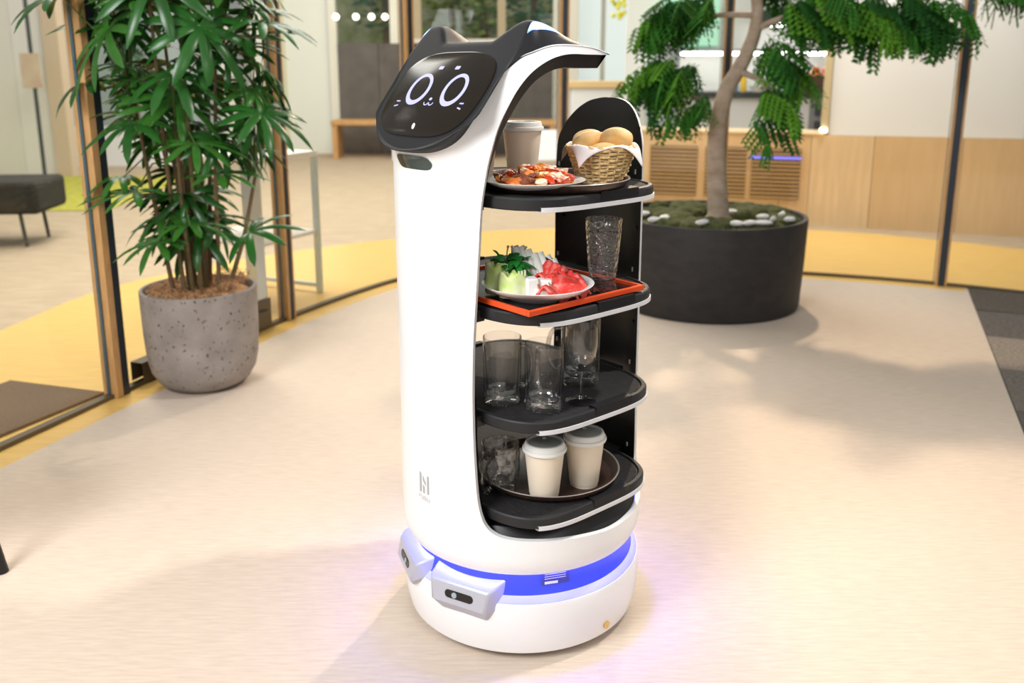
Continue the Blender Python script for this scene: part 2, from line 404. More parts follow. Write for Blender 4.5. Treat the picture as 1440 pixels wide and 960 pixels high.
tag(obj('kitchen_worktop', box(B(), 1.40, 3.38, 8.80, 9.45, .949, 1.0), kitch_d, smooth=False), 'dark worktop running along the cafe kitchen cabinets', 'worktop')
tag(obj('grey_pillar', lathe(B(), [(0, 0), (.16, 0), (.16, 1.6), (.13, 1.65), (0, 1.65)], 24), kitch_g, loc=(1.42, 8.5, -.012)), 'round grey pillar behind the tree leaves by the kitchen', 'pillar')
tag(obj('kitchen_back_wall', box(B(), 1.2, 4.2, 9.5, 9.6, -.012, 3.2), mat('kitchen_wall', (.80, .80, .76), .6), smooth=False), 'pale wall at the back of the cafe kitchen', None, None, 'structure')
for i, (x0, x1, z) in enumerate(((1.50, 2.35, 1.36), (2.45, 3.3, 1.36), (2.5, 3.3, 1.64))):
    s = empty('kitchen_shelf', (x0, 9.2, z), 0, ['kitchen shelf with light strip nearest the grey pillar', 'kitchen shelf with light strip above the oranges', 'upper kitchen shelf with light strip over dark band'][i], 'shelf')
    obj('board', box(B(), 0, x1 - x0, 0, .3, .03, .06 if i < 2 else .16), kitch_d if i else kitch_g, s, smooth=False)
    obj('light_strip', box(B(), .02, x1 - x0 - .02, -.005, .05, 0, .03), kit_glow, s, smooth=False)
tag(obj('glass_case', box(B(), 1.55, 2.1, 9.25, 9.45, 1.45, 1.95), mat('green_glow_case', (.35, .62, .45), .2, emit=(.4, .75, .55), estr=.5), smooth=False, bevel=.01), 'greenish lit display case on the kitchen shelf', 'display case')
fb = tag(obj('fruit_crate', box(box(B(), 0, .42, 0, .02, 0, .16), 0, .42, .2, .22, 0, .16), mat('crate_brown', (.13, .06, .035), .7), loc=(2.86, 8.86, 1.0)), 'dark brown crate holding oranges on the kitchen worktop', 'crate')
obj('crate_floor', box(B(), 0, .42, .02, .2, 0, .10), MATS['crate_brown'], fb, smooth=False)
orange_m = mat('orange_fruit', (.85, .24, .03), .45, bump=.1, bscale=80)
ome = None
for i, (dx, dy, dz) in enumerate([(.06, .06, .14), (.15, .06, .14), (.24, .06, .14), (.33, .06, .14), (.10, .13, .15), (.20, .13, .15), (.30, .13, .15), (.15, .09, .21), (.25, .09, .21)]):
    if ome is None: o = obj('orange', blob(B(), (0, 0, 0), (.042, .042, .04), 2), orange_m); ome = o.data
    else: o = share('orange', ome)
    o.location = (2.86 + dx, 8.86 + dy, 1.0 + dz); tag(o, 'orange heaped in the dark crate on the kitchen worktop', 'orange', 'oranges in the crate')
def bowl(x, y, s, lab):
    o = obj('bowl', lathe(B(), [(0, 0), (.05, 0), (.09, .06), (.085, .06), (.045, .01), (0, .01)], 24), porcelain, loc=(x, y, 1.0)); o.scale = (s, s, s); tag(o, lab, 'bowl')
bowl(2.74, 8.88, .9, 'white bowl in front of the orange crate'); bowl(2.42, 8.85, 1.0, 'white bowl on the worktop behind the hanging leaves')
def bottle(x, col, h, lab):
    o = obj('bottle', lathe(B(), [(0, 0), (.03, 0), (.032, .02), (.032, h * .6), (.012, h * .8), (.012, h), (0, h)], 16), mat('bottle_' + lab.split()[0], col, .2), loc=(x, 8.95, 1.0)); tag(o, lab, 'bottle')
bottle(2.30, (.85, .55, .05), .2, 'yellow bottle on the kitchen worktop'); bottle(2.22, (.15, .3, .5), .2, 'blue bottle on the kitchen worktop'); bottle(2.70, (.5, .75, .85), .3, 'pale bottle beside the orange crate')

# ------------------------------------------------------------------ lobby, far end
panel_d = mat('planter_panel_grey', (.115, .10, .085), .55, noise=.25, nscale=5)
wood_b = mat('bench_wood', (.60, .33, .12), .45, noise=.15, nscale=10)
winw = mat('window_frame_pale', (.80, .78, .66), .5)
bwall = empty('wall_far', (0, 13.3, 0), 0, 'dark grey panelled low wall below the far windows'); bwall['kind'] = 'structure'
for i in range(5):
    x0 = -2.62 + i * .66
    obj('panel', box(B(), x0 + .004, x0 + .656, 0, .12, -.012, 1.60), panel_d, bwall, smooth=False)
obj('sill_ledge', box(B(), -1.45, .70, -.08, .14, 1.60, 1.66), mat('ledge_white', (.72, .68, .60), .5), bwall, smooth=False)
leafbg = [mat('far_foliage_a', (.22, .38, .07), .7, col2=(.06, .15, .03), nscale=9), mat('far_foliage_b', (.50, .54, .18), .7, col2=(.14, .24, .05), nscale=9), mat('far_foliage_c', (.12, .30, .16), .7, col2=(.03, .11, .06), nscale=9)]
wf = empty('window_1', (0, 13.36, 0), 0, 'tall far windows looking out on garden trees'); wf['kind'] = 'structure'
for x in (-2.62, -1.72, -1.38, -.15, .66):
    obj('window_post', box(B(), x - .06, x + .06, -.06, .06, 1.6 if x > -2 and x < .5 else 0, 3.4), winw if x in (-1.72, .66, -2.62) else mat('window_post_tan', (.45, .36, .22), .5), wf, smooth=False)
for x0, x1 in ((-2.56, -1.78), (-1.66, -1.44), (-1.32, -.21), (-.09, .60)):
    obj('pane', box(B(), x0, x1, -.004, .004, 1.6, 3.4), pane_far, wf, smooth=False)
wl2 = empty('wall_far_left', (0, 13.4, 0), 0, 'pale greenish white wall at the far left of the lobby'); wl2['kind'] = 'structure'
palew = mat('wall_pale_green', (.82, .84, .74), .6); 
obj('wall_panel', box(B(), -4.35, -2.70, 0, .1, -.012, 3.4), palew, wl2, smooth=False)
obj('wall_strip', box(B(), -3.42, -3.34, -.03, 0, -.012, 3.4), mat('wall_strip_cream', (.68, .66, .46), .6), wl2, smooth=False)
obj('wall_strip', box(B(), -2.70, -2.60, -.05, .1, -.012, 3.4), mat('wall_strip_lilac', (.62, .60, .68), .6), wl2, smooth=False)
def tree_bg(x, y, z, r, m, lab, sd):
    t = empty('garden_tree', (x, y, -.012), 0, lab, 'tree', 'garden trees beyond the far windows')
    obj('trunk', tube(B(), [(0, 0, 0), (.04, 0, z * .6), (0, 0, z)], [.1, .08, .05], 8), mat('far_bark', (.16, .11, .06), .8), t)
    bm = B(); rr = random.Random(sd)
    for k in range(260):
        d = Vector((rr.gauss(0, 1), rr.gauss(0, 1), rr.gauss(0, 1))).normalized() * (rr.random() ** .4)
        c = Vector((d.x * r[0], d.y * r[1], z + d.z * r[2])); s = rr.uniform(.06, .13)
        q = Matrix.Rotation(rr.uniform(0, 6.3), 3, 'Z') @ Matrix.Rotation(rr.uniform(-1.2, 1.2), 3, 'X')
        vs = [bm.verts.new(c + q @ Vector(p)) for p in ((-s, 0, 0), (0, -s * .5, s * .15), (s, 0, 0), (0, s * .5, s * .15))]
        bm.faces.new(vs)
    obj('foliage', bm, m, t, smooth=False); t.children[1]['kind'] = 'stuff'
tree_bg(-2.1, 15.2, 2.5, (.6, .4, .8), leafbg[2], 'bluish green garden tree behind the bulb reflections', 1)
tree_bg(-1.0, 15.0, 2.3, (.8, .5, .9), leafbg[1], 'pale green garden tree behind the robot head', 2)
tree_bg(-.5, 15.4, 2.5, (.8, .5, .9), leafbg[0], 'dense dark green garden tree beside the wooden window post', 3)
tree_bg(.35, 15.2, 2.4, (.6, .5, .9), leafbg[2], 'dark teal garden tree left of the white column', 4)
tag(obj('garden_hedge', box(B(), -5, 3, 16.1, 16.25, -.012, 3.6), mat('hedge_olive', (.72, .74, .50), .8, col2=(.30, .36, .12), nscale=5), smooth=False), 'olive green hedge closing the garden', 'hedge')
bl = empty('wood_bench', (0, 12.75, -.012), 0, 'long oak bench in front of the dark panels', 'bench')
obj('seat', box(B(), -2.55, .62, -.22, .22, .47, .54), wood_b, bl, bevel=.01, smooth=False)
for x in (-2.5, -1.4, -.3, .57): obj('leg', box(B(), x - .035, x + .035, -.2, .2, 0, .47), wood_b, bl, smooth=False)
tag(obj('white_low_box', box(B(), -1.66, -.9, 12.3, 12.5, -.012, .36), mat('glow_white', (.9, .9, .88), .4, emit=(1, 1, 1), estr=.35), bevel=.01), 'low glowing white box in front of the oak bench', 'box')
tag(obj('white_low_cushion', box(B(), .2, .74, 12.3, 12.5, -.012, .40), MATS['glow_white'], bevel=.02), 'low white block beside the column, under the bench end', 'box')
bulb_me = None
for i, u in enumerate((-2.48, -2.20, -1.98, -1.79)):
    b = empty('bulb_reflection', (u, 12.9, 1.95), 0, 'round glowing ball standing in for a bulb reflected in the glass', 'lamp', 'bulb reflections before the far window')  # glowing balls stand in for bulbs mirrored in the glass
    obj('globe', blob(B(), (0, 0, 0), (.042, .042, .042), 2), mat('bulb_reflection_glow', (1, .95, .8), .4, emit=(1, .93, .75), estr=5), b)
    obj('cord', tube(B(), [(0, 0, .04), (0, 0, 1.5)], .006, 6), kitch_d, b)  # cord made up to hang the stand-in ball
tag(obj('white_column', box(B(), .66, .92, 12.6, 12.86, -.012, 3.4), mat('column_white', (.78, .74, .62), .5), smooth=False, bevel=.01), 'pale square column right of the dark panels', 'column')
# bright windows and desk between the white column and the tree
brw = empty('window_2', (0, 13.9, 0), 0, 'bright frosted windows right of the pale column'); brw['kind'] = 'structure'
frost = mat('frosted_bright', (.85, .93, .92), .5, emit=(.80, .92, .92), estr=.45)
for x0, x1 in ((1.0, 1.35), (1.42, 1.8)): obj('pane', box(B(), x0, x1, 0, .03, .6, 3.4), frost, brw, smooth=False)
for x in (.96, 1.385, 1.84): obj('frame', box(B(), x - .035, x + .035, -.02, .05, 0, 3.4), winw, brw, smooth=False)
tag(obj('beige_partition', box(B(), 1.86, 3.2, 12.5, 12.6, -.012, 3.4), mat('partition_beige', (.70, .64, .54), .6), smooth=False), 'beige partition beside the bright windows', None, None, 'structure')
dk = empty('white_desk', (1.05, 10.6, -.012), 0, 'white reception desk with an oak top behind the serving robot', 'desk')
obj('body', box(B(), -.35, .50, 0, .6, 0, 1.02), kitch_w, dk, smooth=False, bevel=.01)
obj('top', box(B(), -.38, .53, -.03, .63, 1.02, 1.10), mat('desk_top_oak', (.78, .56, .28), .5), dk, smooth=False, bevel=.008)
hl = empty('hanging_lamp', (1.62, 11.2, 1.80), 0, 'white hanging lamp over the reception area', 'lamp')
obj('lamp_shade', lathe(B(), [(.16, 0), (.13, .10), (.03, .16), (.03, .17), (.0, .17)], 24), lid_m, hl); obj('bulb', blob(B(), (0, 0, .03), (.09, .09, .02), 2), kit_glow, hl); obj('cord', tube(B(), [(0, 0, .16), (0, 0, 1.4)], .006, 6), kitch_d, hl)
sg = tag(obj('white_screen', box(B(), 1.42, 1.78, 11.30, 11.35, -.012, 1.72), mat('screen_cream', (.80, .74, .66), .6), smooth=False, bevel=.01), 'tall cream folding screen behind the reception desk', 'screen')
yl = empty('yellow_flowers', (1.32, 11.4, 1.95), 0, 'bright yellow flower bunch hanging near the frosted window', 'flowers')
bm = B(); rr = random.Random(5)
for k in range(12): blob(bm, (rr.uniform(-.08, .08), rr.uniform(-.05, .05), rr.uniform(-.1, .12)), (.035, .035, .035), 1)
obj('blossom_cluster', bm, mat('flower_yellow', (.75, .72, .04), .6), yl); obj('stalk', tube(B(), [(0, 0, .1), (.02, 0, 1.3)], .006, 6), leafbg[0], yl)

# ------------------------------------------------------------------ lobby, left
curt = empty('wall_left', (0, 10.45, 0), 0, 'white panelled partition at the left of the lobby'); curt['kind'] = 'structure'
for i in range(4):
    x0 = -6.9 + i * .385; obj('panel', box(B(), x0, x0 + .38, 0, .05, -.012, 3.2), mat('panel_white_%d' % (i % 2), (.90, .88, .83) if i % 2 else (.86, .83, .76), .6), curt, smooth=False)
obj('end_post', box(B(), -5.36, -5.18, -.06, .12, -.012, 3.2), mat('post_beige', (.66, .53, .38), .6), curt, smooth=False)
w3 = empty('window_3', (0, 11.6, 0), 0, 'narrow far window with pale view of trees'); w3['kind'] = 'structure'
obj('pane', box(B(), -5.85, -4.4, 0, .02, .5, 3.2), pane, w3, smooth=False)
obj('window_base', box(B(), -5.85, -4.4, -.02, .05, -.012, .5), wallw, w3, smooth=False)
tree_bg(-5.6, 13.2, 1.5, (.35, .3, .9), leafbg[2], 'thin blue green tree beyond the narrow window', 6)
tag(obj('sky_screen', box(B(), -7, -4.36, 14.6, 14.7, -.012, 3.6), mat('outside_pale', (.72, .84, .82), .7), smooth=False), 'pale sky screen beyond the narrow window', None, None, 'structure')  # pale sheet standing in for the sky outside
tag(obj('lime_carpet', prism(B(), [(-6.5, 10.4), (-3.75, 10.4), (-3.6, 7.75), (-6.5, 7.75)], -.012, -.004), lime, smooth=False), 'lime yellow carpet field in front of the white partition', 'carpet')
st = empty('sign_stand', (-5.38, 10.15, -.004), 0, 'thin black sign stand holding a small beige paper notice', 'sign stand')
obj('base', lathe(B(), [(0, 0), (.19, 0), (.19, .012), (0, .016)], 32), mat('stand_base_pink', (.70, .55, .45), .5), st)
obj('pole', tube(B(), [(0, 0, .014), (0, 0, 2.6)], .022, 10), kitch_d, st)
obj('notice', box(B(), -.12, .10, -.03, -.024, 1.02, 1.40), mat('notice_beige', (.70, .58, .42), .7, col2=(.62, .44, .33), nscale=7), st, smooth=False)
bn = empty('upholstered_bench', (-3.32, 6.35, -.012), R_(6), 'dark grey upholstered bench with slim metal legs', 'bench')
obj('seat', box(B(), -1.3, 0, -.28, .25, .235, .465), mat('bench_fabric', (.030, .027, .020), .9, noise=.35, nscale=60), bn, bevel=.035, seg=3)
for x in (-.16, -1.14):
    for y in (-.2, .18): obj('leg', tube(B(), [(x, y, .235), (x + .03, y - .02, 0)], .014, 8), mat('bench_leg', (.09, .085, .07), .4, metal=.5), bn)

# side table outside the glass
tb = empty('steel_table', (-1.30, 4.62, -.004), 0, 'light topped steel table with lower shelf behind the palm', 'table')
ta = math.atan2(.4, .18); M = Matrix.Rotation(ta, 4, 'Z')
stl = mat('table_steel', (.55, .66, .68), .35, metal=.35); ttop = mat('table_top_white', (.80, .76, .68), .4)
obj('table_top', box(B(), -.25, .25, -.16, .34, .755, .785, M), ttop, tb, smooth=False, bevel=.004)
obj('shelf', box(B(), -.24, .24, -.15, .33, .335, .355, M), ttop, tb, smooth=False, bevel=.004)
for x in (-.235, .235):
    for y in (-.145, .325): obj('leg', box(B(), x - .014, x + .014, y - .014, y + .014, 0, .755, M), stl, tb, smooth=False)
    obj('rail', box(B(), x - .01, x + .01, -.131, .311, .03, .05, M), stl, tb, smooth=False)
bx = empty('snack_box', (-1.36, 4.66, .781), R_(20), 'small white box with green and red bands on the steel table', 'box')
obj('body', box(B(), -.06, .06, -.04, .04, 0, .14), kitch_w, bx, smooth=False)
obj('green_band', box(B(), -.061, .0, -.041, .041, .02, .12), mat('band_green', (.05, .42, .12), .5), bx, smooth=False)
obj('red_band', box(B(), .025, .061, -.042, .042, .02, .12), mat('band_red', (.75, .06, .12), .5), bx, smooth=False)

# white shell chair just entering the frame at the left
wc = empty('shell_chair', (-1.515, 1.945, 0), R_(45), 'white shell chair with black legs at the carpet edge', 'chair')
bm = B(); G = []
for i in range(13):
    t = i / 12; row = []
    for j in range(9):
        s = j / 8 * 2 - 1
        if t < .5: row.append((s * .22, -.2 + t * .8, .44 - .02 * math.sin(t * 6) + .03 * s * s))
        else: row.append((s * (.22 - .03 * (t - .5)), .2 + .06 * (t - .5) * 2 - .05 * s * s, .44 + (t - .5) * .7 + .02 * s * s))
    G.append(row)
grid(bm, G); o = obj('shell', bm, lid_m, wc); sm = o.modifiers.new('s', 'SOLIDIFY'); sm.thickness = .012
for x in (-.17, .17):
    for y in (-.17, .17): obj('leg', tube(B(), [(x * .8, y * .8, .43), (x * 1.12, y * 1.12, 0)], [.012, .014], 10), black_gloss, wc)

# ================================================================== ROBOT
CX, CY, YAW = .0215, 1.869, R_(49)
Lx, Ly = math.cos(YAW), -math.sin(YAW); Fx, Fy = -math.sin(YAW), -math.cos(YAW)
def W(a, b, z=0): return (CX + a * Lx + b * Fx, CY + a * Ly + b * Fy, z)
RB = .27
rob = empty('serving_robot', (CX, CY, 0), -YAW, 'white cat eared serving robot with four black trays', 'robot')
def cp(phi, z, r=RB):   # robot frame: x = robot's left, y = backwards
    p = R_(phi); return Vector((r * math.sin(p), -r * math.cos(p), z))
def ab(a, b, z): return Vector((a, -b, z))
open_edge = [(147.5, .33), (144, .297), (138, .277), (128, .269), (116, .267), (102, .267), (91, .268), (79, .273), (69, .276), (59, .278), (51, .28), (44, .283), (38.3, .289), (34, .302), (31.2, .325), (29.3, .368), (28.2, .444), (27.8, .493), (27.6, .571), (28.1, .674), (29.5, .775), (30.9, .871), (31.9, .944), (33.5, .994), (35.3, 1.038), (38.7, 1.0945), (43.1, 1.1375), (47.3, 1.1686), (52.9, 1.196), (60.6, 1.217), (68.8, 1.226), (79.7, 1.2257), (90, 1.2255)]
top_line = [(90, 1.2285), (85.6, 1.2345), (77.9, 1.2415), (67, 1.2437), (59.9, 1.241), (53, 1.231), (47.2, 1.2197), (38.1, 1.185), (34, 1.1534), (29.8, 1.118), (24.8, 1.0825), (19.2, 1.0625), (11.5, 1.051), (0, 1.048)]
col_edge = [(180, 1.138), (175, 1.1375), (166.5, 1.128), (158.6, 1.102), (152.5, 1.063), (150, 1.02), (149.4, .9), (149.4, .7), (149.2, .5), (147.5, .33)]
def smooth_line(P, n): return catmull(P, n)
def shell_r(z, phi=90):
    r = RB
    if z < .235: r -= .010 * ((.235 - z) / .035) ** 2
    if z > 1.03 and abs(phi) < 120: r -= .032 * ((z - 1.03) / .21) ** 1.4     # the shell leans in towards the canopy
    zl = lerp_tab(CHIN, abs(phi)); fl = max(0, 1 - max(0, abs(phi) - 14) / 22)   # and flares out under the chin
    if z > .9 and abs(phi) < 120: r += .016 * fl * (math.exp(-((z - zl) / .030) ** 2) if z < zl else 1)
    return r
CHIN = [(0, 1.046), (8.6, 1.049), (17.9, 1.062), (24.4, 1.082), (30.2, 1.118), (39, 1.185), (47.4, 1.219), (58.3, 1.24), (92, 1.235)]
loop = [(i * 3.0, .2) for i in range(0, 61)] + [(180, .2 + k * .02) for k in range(1, 46)] + smooth_line(col_edge, 4) + smooth_line(open_edge, 4)[1:] + smooth_line(top_line, 4) + [(0, 1.046 - k * .02) for k in range(1, 42)]
loop = [p for i, p in enumerate(loop) if i == 0 or math.hypot((p[0] - loop[i - 1][0]) * .0047, p[1] - loop[i - 1][1]) > .0015]
S = RB * PI / 180
def inside(P, x, y):
    c = False; j = len(P) - 1
    for i in range(len(P)):
        if (P[i][1] > y) != (P[j][1] > y) and x < (P[j][0] - P[i][0]) * (y - P[i][1]) / (P[j][1] - P[i][1]) + P[i][0]: c = not c
        j = i
    return c
Ps = [(p * S, z) for p, z in loop]
pts2 = [Vector(p) for p in Ps]
nb = len(pts2)
for i in range(1, 60):
    for j in range(1, 70):
        x, z = i * .0145, .2 + j * .0155
        if inside(Ps, x, z) and min((x - q[0]) ** 2 + (z - q[1]) ** 2 for q in Ps) > .007 ** 2: pts2.append(Vector((x, z)))
vv, ee, ff, *_r = geometry.delaunay_2d_cdt(pts2, [(i, (i + 1) % nb) for i in range(nb)], [], 1, 1e-6)
bm = B()
for sgn in (1, -1):
    vs = [bm.verts.new(cp(sgn * v.x / S, v.y, shell_r(v.y, v.x / S))) for v in vv]
    for f in ff:
        q = [vs[i] for i in f]
        try: bm.faces.new(q if sgn > 0 else q[::-1])
        except ValueError: pass
bmesh.ops.remove_doubles(bm, verts=bm.verts[:], dist=1e-4)
bmesh.ops.recalc_face_normals(bm, faces=bm.faces[:])
faces = bm.faces[:]; bedges = [e for e in bm.edges if len(e.link_faces) == 1]
TH = .011
imap = {}
for v in bm.verts[:]:
    r = math.hypot(v.co.x, v.co.y); th_ = TH - .0068 * sstep(130, 146, abs(math.degrees(math.atan2(v.co.x, -v.co.y)))) * sstep(.28, .34, v.co.z); k = (r - th_) / r; imap[v] = bm.verts.new((v.co.x * k, v.co.y * k, v.co.z))
for f in faces:
    nf = bm.faces.new([imap[v] for v in reversed(f.verts)]); nf.material_index = 1
for e in bedges:
    a, b = e.verts
    bm.faces.new([a, b, imap[b], imap[a]])
bmesh.ops.recalc_face_normals(bm, faces=bm.faces[:])
shell = obj('body_shell', bm, [white, liner_m], rob, angle=35)
shell['label'] = 'glossy white curved shell with arched side opening'

# inner liner: inset rim of the opening and underside of the canopy
NS = 25
ss = [-1 + 2 * j / (NS - 1) for j in range(NS)]
up = smooth_line([p for p in open_edge if p[0] <= 91 and (p[1] > .5)], 3)
ep = []
for ph, z in up:
    v = cp(ph, z, shell_r(z, ph) - TH - .001); ep.append((v.x, -v.y, z))
rowsG = []
for i, (a, b, z) in enumerate(ep):
    p0 = ep[max(i - 1, 0)]; p1 = ep[min(i + 1, len(ep) - 1)]
    t = Vector((p1[1] - p0[1], p1[2] - p0[2])).normalized(); nrm = Vector((-t.y, t.x))
    if nrm.x + nrm.y > 0: nrm = -nrm
    d = .003 + .021 * sstep(.95, 1.19, z)
    wgt = 1 - sstep(.0, .08, b)
    bi, zi = b + nrm.x * d, z + nrm.y * d; ai = a - .004 - .006 * sstep(.95, 1.19, z)
    if i == len(ep) - 1: bi += .006
    row = [ab(a, b, z + .001)]
    for s in reversed(ss): row.append(ab(ai * s, bi - .06 * (1 - s * s) * wgt, zi))
    row.append(ab(-a, b, z + .001))
    rowsG.append(row)
bm = B(); grid(bm, rowsG)
# front inner wall below the arch
low = smooth_line([p for p in open_edge if p[0] < 40 and p[1] <= .6], 3)
rows2 = []
for ph, z in low:
    v = cp(ph, z, RB - TH - .001); rows2.append([ab(v.x * s, -v.y - .004, z) for s in reversed(ss)])
grid(bm, rows2)
bmesh.ops.recalc_face_normals(bm, faces=bm.faces[:])
liner = obj('inner_liner', bm, liner_m, rob, angle=50)
obj('bottom_pan', lathe(B(), [(0, .262), (.20, .262), (.2575, .256), (.2575, .266), (.235, .292), (.20, .296), (0, .296)], 64), liner_m, rob)

# head cap with ears
zw = sorted(catmull(top_line, 6))
def ac_of(b):
    if b > .10:
        c = math.sqrt(max(0, .303 ** 2 - b * b)); s_ = .166 - .014 * (1 - sstep(.10, .165, b))
        k = .012; h = max(k - abs(c - s_), 0) / k
        return max(0, min(c, s_) - h * h * k * .25)
    return lerp_tab([(.0, .2385), (.02, .234), (.04, .222), (.06, .204), (.075, .184), (.09, .162), (.10, .152)], b)
def head_z(a, b):
    zp = 1.12 + 1.25 * (.25 - b)
    zr = 1.252 - .075 * (.145 - min(b, .145))
    A = abs(a)
    e = max(0, 1 - ((.138 - A) / .066) ** 2) ** 1.6 if A < .138 else max(0, 1 - ((A - .138) / .085) ** 2) ** 1.3
    g = sstep(.015, .100, b)
    zt = zr + .039 * e * g
    k = .010; h = max(k - abs(zp - zt), 0) / k
    return min(zp, zt) - h * h * k * .25
brow_ = [.303 * i / 100 for i in range(101)]
brow_ = [b for b in brow_ if b < .25] + [.25 + .053 * math.sin(k / 24 * PI / 2) for k in range(1, 25)]
NA = 61
sa = [-1 + 2 * j / (NA - 1) for j in range(NA)]
Gh = []
for b in brow_:
    ac = ac_of(b); row = []
    wgt = (1 - sstep(0, .10, b))
    for s in sa:
        a = ac * s; bb = b - .06 * (1 - s * s) * wgt
        row.append(ab(a, bb, head_z(a, bb)))
    Gh.append(row)
# keep the rear edge flush with the end of the white band
for i, b in enumerate(brow_):
    if b < .05:
        k = 1 - sstep(0, .05, b)
        for v, s in zip(Gh[i], sa):
            tgt = 1.2285 + .012 * (1 - s * s); v.z = v.z * (1 - k) + tgt * k
bm = B(); grid(bm, Gh)
bndR = []; bndL = []
for row in reversed(Gh):
    bndR.append(row[-1]); bndL.append(row[0])
def wall_rows(bd, sgn):
    out = []
    for p in bd:
        a, b = abs(p.x), -p.y
        ph = math.degrees(math.atan2(a, b)); z1 = lerp_tab(zw, min(ph, 90)) - .003
        r1 = shell_r(z1, ph) + .0006; q = cp(sgn * ph, z1, r1)
        front = 1 - sstep(20, 45, ph)
        row = []
        for t in (0, .12, .25, .4, .55, .7, .85, 1):
            v = p.lerp(q, t)
            rr = math.hypot(v.x, v.y); bul = .012 * math.sin(t * PI) * front + .003 * math.sin(t * PI)
            v = Vector((v.x * (rr + bul) / rr, v.y * (rr + bul) / rr, v.z)); row.append(v)
        out.append(row)
    return out
WR = wall_rows(bndR, 1); WL = wall_rows(bndL, -1)
grid(bm, WR); grid(bm, WL)
# rear edge of the canopy
lastrow = rowsG[-1]
lo = [lastrow[1 + k] for k in range(NS)][::-1]
loI = []
for s in sa:
    x = (s + 1) / 2 * (NS - 1); k = min(int(x), NS - 2); loI.append(lo[k].lerp(lo[k + 1], x - k))
grid(bm, [Gh[0], loI])
bmesh.ops.remove_doubles(bm, verts=bm.verts[:], dist=2e-5)
bmesh.ops.recalc_face_normals(bm, faces=bm.faces[:])
head = obj('head', bm, dark, rob, angle=28)
head['label'] = 'charcoal cat shaped head cap with two pointed ears'
# glowing ear edges, following the ear outline on its outer side
for rows, sgn in ((WR, 1), (WL, -1)):
    idx = [i for i, r in enumerate(rows) if r[0].z > 1.266 and -r[0].y < .16]
    for nm, m, f0, f1, off, lo_ in (('ear_light_edge', ear_edge, .02, .40, .0012, 0), ('ear_light', ear_m, .05, .36, .0022, 1)):
        G = []; use = idx[lo_:len(idx) - lo_] if lo_ else idx
        for k, i in enumerate(use):
            t = k / (len(use) - 1); wv = math.sin(t * PI) ** .7
            def at(fr):
                x = fr * 7; kk = min(int(x), 6)
                tabt = (0, .12, .25, .4, .55, .7, .85, 1); 
                for q in range(7):
                    if fr <= tabt[q + 1]: return rows[i][q].lerp(rows[i][q + 1], (fr - tabt[q]) / (tabt[q + 1] - tabt[q]))
                return rows[i][7]
            fa = f0 + (.10 - f0) * (1 - wv); fb = fa + (f1 - f0) * (.18 + .82 * wv) * .8
            n_ = Vector((sgn * .9, -.25, .3)).normalized() * off
            G.append([at(fa) + n_, at((fa + fb) / 2) + n_, at(fb) + n_])
        bm = B(); grid(bm, G); obj(nm, bm, m, head)
# display on the sloping face
kf = 1.25; ln = math.hypot(1, kf); bd_ = Vector((0, 1 / ln, kf / ln)); nf = Vector((0, -kf / ln, 1 / ln))   # up the face, face normal (y is backwards)
def face(a, v, h=0):   # v metres up the face from b=.223
    b0 = .223; z0 = 1.12 + kf * (.25 - b0)
    return Vector((a, -b0, z0)) + bd_ * v + nf * h
def sup(hw, hh, n, N=72):
    out = []
    for k in range(N):
        t = 2 * PI * k / N; c_, s_ = math.cos(t), math.sin(t)
        x = math.copysign(abs(c_) ** (2 / n), c_) * hw; y = math.copysign(abs(s_) ** (2 / n), s_) * hh
        out.append((x * (1 - .05 * max(0, -y / hh)), y))
    return out
ol = sup(.146, .100, 3.2)
bm = B()
r0 = [bm.verts.new(face(x, y, -.002)) for x, y in ol]; r1 = [bm.verts.new(face(x, y, .0014)) for x, y in ol]; r2 = [bm.verts.new(face(x * .985, y * .98, .0022)) for x, y in ol]
for A_, B_ in ((r0, r1), (r1, r2)):
    for k in range(len(ol)): bm.faces.new([A_[k], A_[(k + 1) % len(ol)], B_[(k + 1) % len(ol)], B_[k]])
bm.faces.new(r2)
bmesh.ops.recalc_face_normals(bm, faces=bm.faces[:])
scr = obj('face_screen', bm, screen_m, head, angle=20); scr['label'] = 'dark glossy display showing a cat face'
# small face graphics joined as screen pictures (flat, lit)
def flat(name, outl, m=eye_m, inner=None, h=.0030):
    bm = B(); o_ = [bm.verts.new(face(x, y, h)) for x, y in outl]
    if inner:
        i_ = [bm.verts.new(face(x, y, h)) for x, y in inner]
        for k in range(len(outl)): bm.faces.new([o_[k], o_[(k + 1) % len(outl)], i_[(k + 1) % len(outl)], i_[k]])
    else: bm.faces.new(o_)
    for f in bm.faces:
        f.normal_update()
        if f.normal.dot(nf) < 0: f.normal_flip()
    return obj(name, bm, m, rob, smooth=False, recalc=False)
def ell(cx, cy, rx, ry, N=40, rot=0):
    return [(cx + rx * math.cos(t) * math.cos(rot) - ry * math.sin(t) * math.sin(rot), cy + rx * math.cos(t) * math.sin(rot) + ry * math.sin(t) * math.cos(rot)) for t in [2 * PI * k / N for k in range(N)]]
gfx = []
for sx in (-1, 1):
    gfx.append(flat('eye_ring', ell(sx * .056, .008, .034, .038), inner=ell(sx * .056, .0095, .0245, .0285)))
    gfx.append(flat('brow_mark', [(sx * .026 + dx, .060 + dy) for dx, dy in ((-.007, -.004), (.006, -.004), (.0075, 0), (.007, .004), (-.006, .004), (-.0075, 0))]))
    for k in (0, 1):
        c0 = (sx * .102, -.022 - .011 * k); an = -.25 * k * sx
        gfx.append(flat('whisker_mark', [(c0[0] + dx * math.cos(an) - dy * math.sin(an), c0[1] + dx * math.sin(an) + dy * math.cos(an)) for dx, dy in ((-.006, -.0015), (.006, -.0015), (.006, .0015), (-.006, .0015))]))
